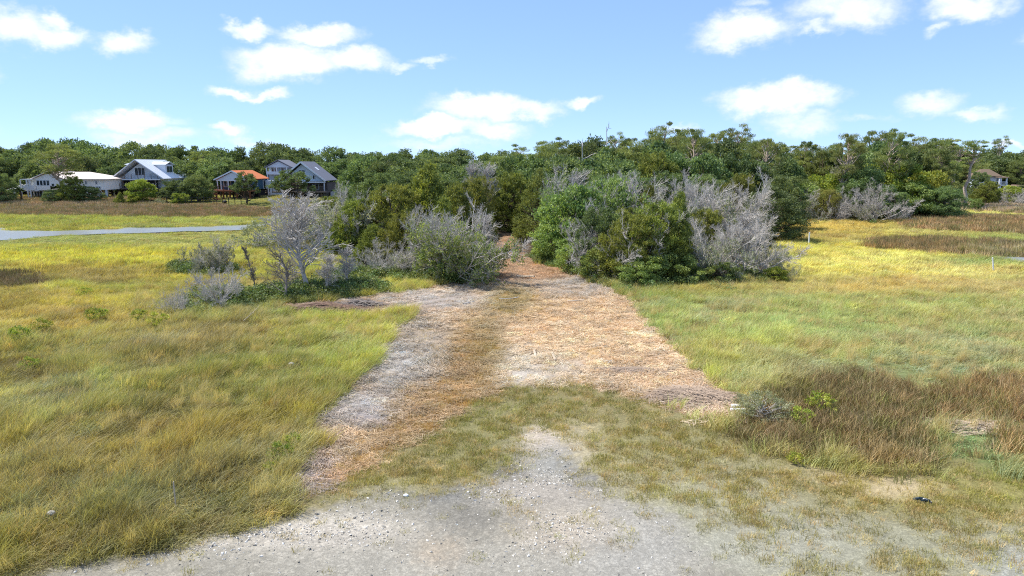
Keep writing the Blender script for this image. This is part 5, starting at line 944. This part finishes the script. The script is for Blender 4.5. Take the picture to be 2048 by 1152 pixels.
h5.window(XH(600, Y0 + 2.6), XH(612, Y0 + 2.6), zf + .3, ze - .9, Y0 + 2.59, 2); h5.window(XH(625, Y0 + 2.6), XH(637, Y0 + 2.6), zf + .3, ze - .9, Y0 + 2.59, 2)
h5.box('deck', xl - 1, xr + .6, Y0 - 2.2, Y0 + 2.59, zf - .3, zf, M_GWOOD); h5.rail(xl - .9, xr + .5, Y0 - 2.1, zf + .004, zf + 1.0, M_GWOOD, 1.8)
for a in (575, 592, 611, 630, 648): h5.box('porch_post', XH(a, Y0) - .1, XH(a, Y0) + .1, Y0, Y0 + .2, zf + .004, ze - .504, M_WHITE if a > 640 else M_GWOOD); h5.box('piling', XH(a - 2, Y0) - .15, XH(a - 2, Y0) + .15, Y0 - 1.9, Y0 - 1.6, GZ - .6, zf - .304, M_GWOOD); h5.box('piling', XH(a, Y0) - .15, XH(a, Y0) + .15, Y0 + 4, Y0 + 4.3, GZ - .6, zf - .304, M_PILE)
h5.box('garage_wall', XH(574, Y0), XH(650, Y0), Y0 + 4.4, Y1 - .4, GZ - .5, zf - .31, M_CONC); h5.bar('cross_brace', (XH(573, Y0), Y0 - 1.75, GZ), (XH(592, Y0), Y0 - 1.75, zf - .3), .09, M_PILE); h5.bar('cross_brace', (XH(592, Y0), Y0 - 1.55, GZ), (XH(573, Y0), Y0 - 1.55, zf - .3), .09, M_PILE)
# brown roofed house at far right, red shed
Y0 = 150.; h6 = House('cottage', (XH(1978, Y0), Y0, GZ), 'brown shake roofed cottage half hidden by trees at far right')
xl, xr = XH(1962, Y0), XH(2003, Y0); ze, zp = ZW(352, Y0), ZW(338.5, Y0)
h6.raw('roof', [(xl, Y0, ze), (xr, Y0, ze), (xr, Y0 + 5, ze), (xl, Y0 + 5, ze), (xl + 1.2, Y0 + 2.5, zp), (xr - 1.2, Y0 + 2.5, zp), (xl, Y0, ze - .18), (xr, Y0, ze - .18), (xr, Y0 + 5, ze - .18), (xl, Y0 + 5, ze - .18)], [np.array([[0, 1, 5, 4], [2, 3, 4, 5], [6, 7, 1, 0], [7, 8, 2, 1], [8, 9, 3, 2], [9, 6, 0, 3], [9, 8, 7, 6]]), np.array([[1, 2, 5], [3, 0, 4]])], M_BROWNR)
h6.box('wall', xl + .5, xr - .5, Y0 + .7, Y0 + 4.6, GZ - .5, ze - .184, M_PALEB); px0, px1 = XH(1989, Y0), XH(2009, Y0); h6.slab('porch_roof', [(px0, Y0 - 1.4, ze - .35), (px1, Y0 - 1.4, ze - .35), (px1, Y0 + .69, ze - .1), (px0, Y0 + .69, ze - .1)], .12, M_BROWNR)
for a in (1991.5, 1994.5, 2005.5): h6.box('porch_post', XH(a, Y0) - .1, XH(a, Y0) + .1, Y0 - 1.2, Y0 - 1.0, GZ - .5, ze - .42, M_WHITE)
h6.rail(px0 + .2, px1 - .3, Y0 - 1.25, ZW(369, Y0), ZW(363, Y0), M_WHITE, .9); h6.box('porch_floor', px0, px1, Y0 - 1.3, Y0 + .69, ZW(371, Y0), ZW(369.4, Y0), M_WHITE); h6.window(XH(1996, Y0), XH(2004, Y0), ZW(363, Y0), ZW(354.5, Y0), Y0 + .69, 2)
Y0 = 140.; h7 = House('red_shed', (XH(2046, Y0), Y0, GZ), 'small red gabled shed at the right picture edge', 'shed'); xl, xr = XH(2037, Y0), XH(2057, Y0); xm = XH(2041.5, Y0) + .5; ze, zp = ZW(377, Y0), ZW(371, Y0)
h7.prism('wall', [(xl, GZ - .5), (xl + 2.0, GZ - .5), (xl + 2.0, ze), (xl + 1, zp), (xl, ze)], Y0, Y0 + 3, M_RED); r = h7.slab('roof', [(xl - .2, Y0 - .2, ze - .1), (xl + 1, Y0 - .2, zp + .06), (xl + 1, Y0 + 3.2, zp + .06), (xl - .2, Y0 + 3.2, ze - .1)], .1, M_BROWNR); h7.slab('roof_slope', [(xl + 1, Y0 - .2, zp + .063), (xl + 2.2, Y0 - .2, ze - .1), (xl + 2.2, Y0 + 3.2, ze - .1), (xl + 1, Y0 + 3.2, zp + .063)], .1, M_BROWNR, r); h7.box('door', xl + .6, xl + 1.4, Y0 - .05, Y0 - .003, GZ - .4, GZ + 1.7, M_WHITE)
# black yard fence, grill, cabbage palm
Yf = 137.; x0, x1 = XH(330, Yf), XH(492, Yf); f = House('yard_fence', ((x0 + x1) / 2, Yf, GZ), 'black picket fence along the lawn of the orange roofed house', 'fence')
zg = .45
n = int((x1 - x0) / 1.15)
for k in range(n + 1):
    x = x0 + (x1 - x0) * k / n; f.box('post', x - .05, x + .05, Yf - .05, Yf + .05, zg - .4, zg + 1.35, M_IRON)
for z in (.3, .75, 1.15): f.box('rail', x0, x1, Yf - .02, Yf + .02, zg + z, zg + z + .05, M_IRON)
gr = House('kettle_grill', (XH(447, 136), 135., .5), 'round black kettle grill on the lawn by the fence', 'grill'); gx = XH(447, 135)
a = np.arange(10) * 2 * pi / 10; prof = [(.05, .62), (.30, .72), (.40, .92), (.30, 1.12), (.05, 1.22)]; V = np.concatenate([np.stack([gx + r_ * np.cos(a), 135 + r_ * np.sin(a), np.full(10, z)], 1) for r_, z in prof]); F = np.concatenate([np.stack([k * 10 + np.arange(10), k * 10 + (np.arange(10) + 1) % 10, (k + 1) * 10 + (np.arange(10) + 1) % 10, (k + 1) * 10 + np.arange(10)], 1) for k in range(4)]); gr.raw('bowl', V, F, M_IRON)
for k in range(3): gr.bar('leg', (gx + .12 * cos(k * 2.1), 135 + .12 * sin(k * 2.1), .75), (gx + .4 * cos(k * 2.1), 135 + .4 * sin(k * 2.1), .35), .03, M_IRON)
pr = np.random.RandomState(3); pm = House('cabbage_palm', (XH(38, 143), 143., GZ), 'small cabbage palm beside the porch of the cream house', 'palm'); px_, py_ = XH(38, 143), 143.
V, F = tubes(np.array([[(px_, py_, .2), (px_ + .1, py_, 1.6), (px_, py_, 3.0)]]), np.array([[.22, .18, .2]]), 7); pm.raw('trunk', V, F, M_BARK)
for k in range(22):
    az_, e_ = pr.uniform(0, 6.28), pr.uniform(-.5, 1.3); L = pr.uniform(1.0, 1.5); n = 6; t = np.linspace(0, 1, n); rr = L * t * cos(e_); zz = 3.0 + L * t * sin(e_) - .5 * L * t ** 2.4; w_ = .42 * np.sin(np.clip(t * 1.1 + .05, 0, 1) * pi) ** .6
    c = np.stack([px_ + rr * cos(az_), py_ + rr * sin(az_), zz], 1); s_ = np.array([-sin(az_), cos(az_), 0]); V = np.concatenate([c - s_ * w_[:, None], c + s_ * w_[:, None]]); V[:, 2] -= np.abs(np.tile(w_, 2)) * .3; i = np.arange(n - 1)
    pm.raw('frond', V, np.stack([i, i + 1, i + 1 + n, i + n], 1), L_OAK)
# ------------------------------------------------------------------ small things on the ground
def stick_mesh(rng, L, r, bend=.06, sides=6, mat=M_DEAD, tw=3):
    g = Geo(); pts, rad = stems(rng, np.array([[-L / 2, 0, r]]), np.array([[1., 0, 0]]), np.array([L]), np.array([r]), 6, bend, (0, 0, 0), .55); pts[:, :, 2] = r * .8 + np.abs(pts[:, :, 2] - r); V, F = tubes(pts, rad, sides); g.add(V, F)
    if tw:
        P, D, Lc, R = spawn(rng, pts, np.array([L]), np.array([r]), tw, .3, 1, .6, .3, .5); D[:, 2] = np.abs(D[:, 2]) * .4; p1, r1 = stems(rng, P, D, Lc, R, 3, .1); p1[:, :, 2] = np.maximum(p1[:, :, 2], R[:, None]); V, F = tubes(p1, r1, 4); g.add(V, F)
    return g.mesh('stick', mat, True)
M_PALEW = plain('pale_driftwood', S(206, 190, 168, .85), .85, .2, 3.0, .5)
srng = np.random.RandomState(15)
for (px, py, L, r, yaw, mat, nm, lb) in ((1052, 556, 1.7, .09, -.75, M_PALEW, 'driftwood_log', 'pale log lying on the track near the trees'), (1152, 606, 1.0, .05, -.1, M_PALEW, 'driftwood_log', 'short pale stick on the right half of the track'), (938, 609, .8, .05, .7, M_DEAD, 'driftwood_log', 'small grey stick at the fork of the mown strip'), (1018, 602, 1.2, .04, .1, M_DEAD, 'driftwood_log', 'thin grey branch across the middle of the track'), (505, 652, 1.1, .014, 1.0, M_PALEW, 'dead_branch', 'bare pale branch sticking out of the left grass'), (800, 545, 2.6, .08, .5, M_DEAD, 'dead_branch', 'broken grey limb slanting below the left cedars'), (1155, 520, 2.4, .05, -.5, M_DEAD, 'dead_branch', 'grey limb hanging at the right of the track mouth')):
    X, Y = G(px, py); o = link(nm, stick_mesh(srng, L, r, mat=mat, tw=0 if nm == 'driftwood_log' else 4)); o.location = (X, Y, gz(X, Y) + .05 + (.55 if nm == 'dead_branch' else 0)); o.rotation_euler = (0, -.5 if nm == 'dead_branch' else 0, yaw); tag(o, lb, 'branch' if nm == 'dead_branch' else 'log')
def pbox(name, px, py, sx, sy, sz, yaw, mat, lb, cat, dz=0.0, tilt=0.0):
    X, Y = G(px, py); bm = bmesh.new(); bmesh.ops.create_cube(bm, size=1.0); bmesh.ops.scale(bm, vec=(sx, sy, sz), verts=bm.verts); bmesh.ops.bevel(bm, geom=bm.edges[:], offset=min(sx, sy, sz) * .18, segments=1, affect='EDGES'); me = bpy.data.meshes.new(name); bm.to_mesh(me); bm.free(); me.materials.append(mat)
    o = link(name, me); o.location = (X, Y, gz(X, Y) + sz * .5 + .03 + dz); o.rotation_euler = (0, tilt, yaw); return tag(o, lb, cat)
pbox('wooden_plank', 1070, 712, .09, 1.25, .05, .02, M_PALEW, 'pale narrow plank lying on the grey bare patch', 'plank'); pbox('wooden_plank', 1107, 716, .09, 1.2, .05, .06, M_PALEW, 'pale narrow plank right of the grey bare patch', 'plank')
M_FOAM = plain('white_foam', (.74, .75, .76), .6, .06)
pbox('foam_scrap', 1471, 817, .30, .16, .07, .05, M_FOAM, 'short white scrap at the right tip of the track', 'litter', .02); pbox('foam_scrap', 1476, 824, .50, .14, .06, -.08, M_FOAM, 'long white scrap just below the short one', 'litter', .02)
pbox('marker_stake', 1617, 492, .11, .11, 1.3, 0, M_WHITE, 'white marker stake in the gold marsh', 'stake'); pbox('marker_stake', 1984, 546, .08, .08, 1.1, 0, M_WHITE, 'small white stake leaning in the far right marsh', 'stake', tilt=-.2); pbox('wooden_stake', 353, 1030, .025, .025, .75, 0, M_PALEW, 'thin pale stake standing in the near left grass', 'stake')
def rock(name, px, py, s, col, lb, dz=0):
    X, Y = G(px, py); bm = bmesh.new(); bmesh.ops.create_icosphere(bm, subdivisions=2, radius=1.0)
    for v in bm.verts: v.co *= .75 + .5 * float(fbm(v.co.x * 1.5 + px, v.co.y * 1.5 + v.co.z, 41)); v.co.z *= .62
    bmesh.ops.scale(bm, vec=(s, s * .75, s), verts=bm.verts); me = bpy.data.meshes.new(name); bm.to_mesh(me); bm.free(); me.materials.append(col); o = link(name, me); o.location = (X, Y, gz(X, Y) + s * .3 + dz); return tag(o, lb, 'rock')
rock('rock', 105, 1046, .10, M_CONC, 'pale rock in the near left grass', .14); rock('rock', 583, 738, .14, M_CONC, 'pale stone in the bright green grass left of the track', .15); rock('rock', 812, 993, .07, M_FOAM, 'white stone at the edge of the lot')
# dark torn rubber scrap with a pale band
X, Y = G(1845, 1006); g = Geo(); rngs = np.random.RandomState(2)
for k, (dx, dy, L, r) in enumerate(((-.05, .03, .26, .045), (.05, -.04, .22, .04))):
    pts = np.array([[(dx - L / 2, dy + .05, .04), (dx - .03, dy + .01, .085), (dx + .05, dy - .01, .075), (dx + L / 2, dy - .05, .035)]]); V, F = tubes(pts, np.array([[r * .6, r, r * 1.1, r * .5]]), 8); g.add(V, F)
o = link('shoe_scrap', g.mesh('shoe_scrap', plain('dark_teal_rubber', S(34, 50, 56, .8), .5, .2)), None, (X, Y, gz(X, Y) + .02)); tag(o, 'dark crumpled scrap lying in the thin turf at right', 'litter'); V, F = tubes(np.array([[(-.02, -.02, .11), (.06, -.05, .10), (.15, -.09, .06)]]), np.array([[.016, .02, .012]]), 5); link('band', mk_mesh('band', V, F, M_FOAM), o)
# wrack mats of dead reed stems and the brush pile
def stem_pile(name, px, py, lx, ly, hz, n, yaw, mat, lb, cat, rad=.008, L=(.5, 1.2), spread=.35, seed=1):
    rng = np.random.RandomState(seed); X, Y = G(px, py); c = rng.normal(0, .42, (n, 2)) * (lx, ly); r2 = (c[:, 0] / lx) ** 2 + (c[:, 1] / ly) ** 2; z = hz * np.exp(-r2 * 1.6) * rng.uniform(.1, 1, n) + .02; an = yaw + rng.normal(0, spread, n) + (fbm(c[:, 0], c[:, 1], seed) - .5) * 2; l = rng.uniform(L[0], L[1], n)
    d = np.stack([np.cos(an), np.sin(an), rng.normal(0, .06, n)], 1); P = np.stack([c[:, 0], c[:, 1], z], 1); b = rng.normal(0, .05, (n, 3)); pts = np.stack([P - d * l[:, None] * .5, P + b * l[:, None] * .5, P + d * l[:, None] * .5], 1); pts[:, :, 2] = np.maximum(pts[:, :, 2], .012); V, F = tubes(pts, np.full((n, 3), rad), 3)
    o = link(name, mk_mesh(name, V, F, mat, {'lc': np.full(len(V), .5)}), None, (X, Y, gz(X, Y))); tag(o, lb, cat, kind='stuff'); return o
M_WRACK = plain('wrack_stem', S(186, 164, 142, .8), .9, .35, 9.0); M_BRUSH = plain('brush_wood', S(150, 122, 104, .8), .9, .4, 6.0)
stem_pile('reed_wrack', 1385, 795, 1.5, .8, .25, 1500, -.15, M_WRACK, 'swirled mat of dead grey reed stems on the right of the track', 'wrack', seed=3); stem_pile('reed_wrack', 1250, 742, 2.4, .35, .10, 900, -.2, M_WRACK, 'long drift of dead reed stems across the track', 'wrack', seed=4); stem_pile('reed_wrack', 1950, 856, 1.0, .6, .14, 900, -.1, plain('pale_wrack_stem', S(206, 186, 160, .85), .9, .25, 9.0), 'pale mat of dead reed stems behind the green gap in the needlerush', 'wrack', seed=5)
stem_pile('brush_pile', 640, 622, 2.8, .9, .45, 800, .1, M_BRUSH, 'low pile of cut brush in front of the dead trees', 'brush', .016, (.5, 1.6), .6, 6); stem_pile('brush_pile', 722, 612, 1.4, .7, .4, 220, .3, M_DEADD, 'grey cut branches right of the low brush pile', 'brush', .014, (.5, 1.5), .9, 7)
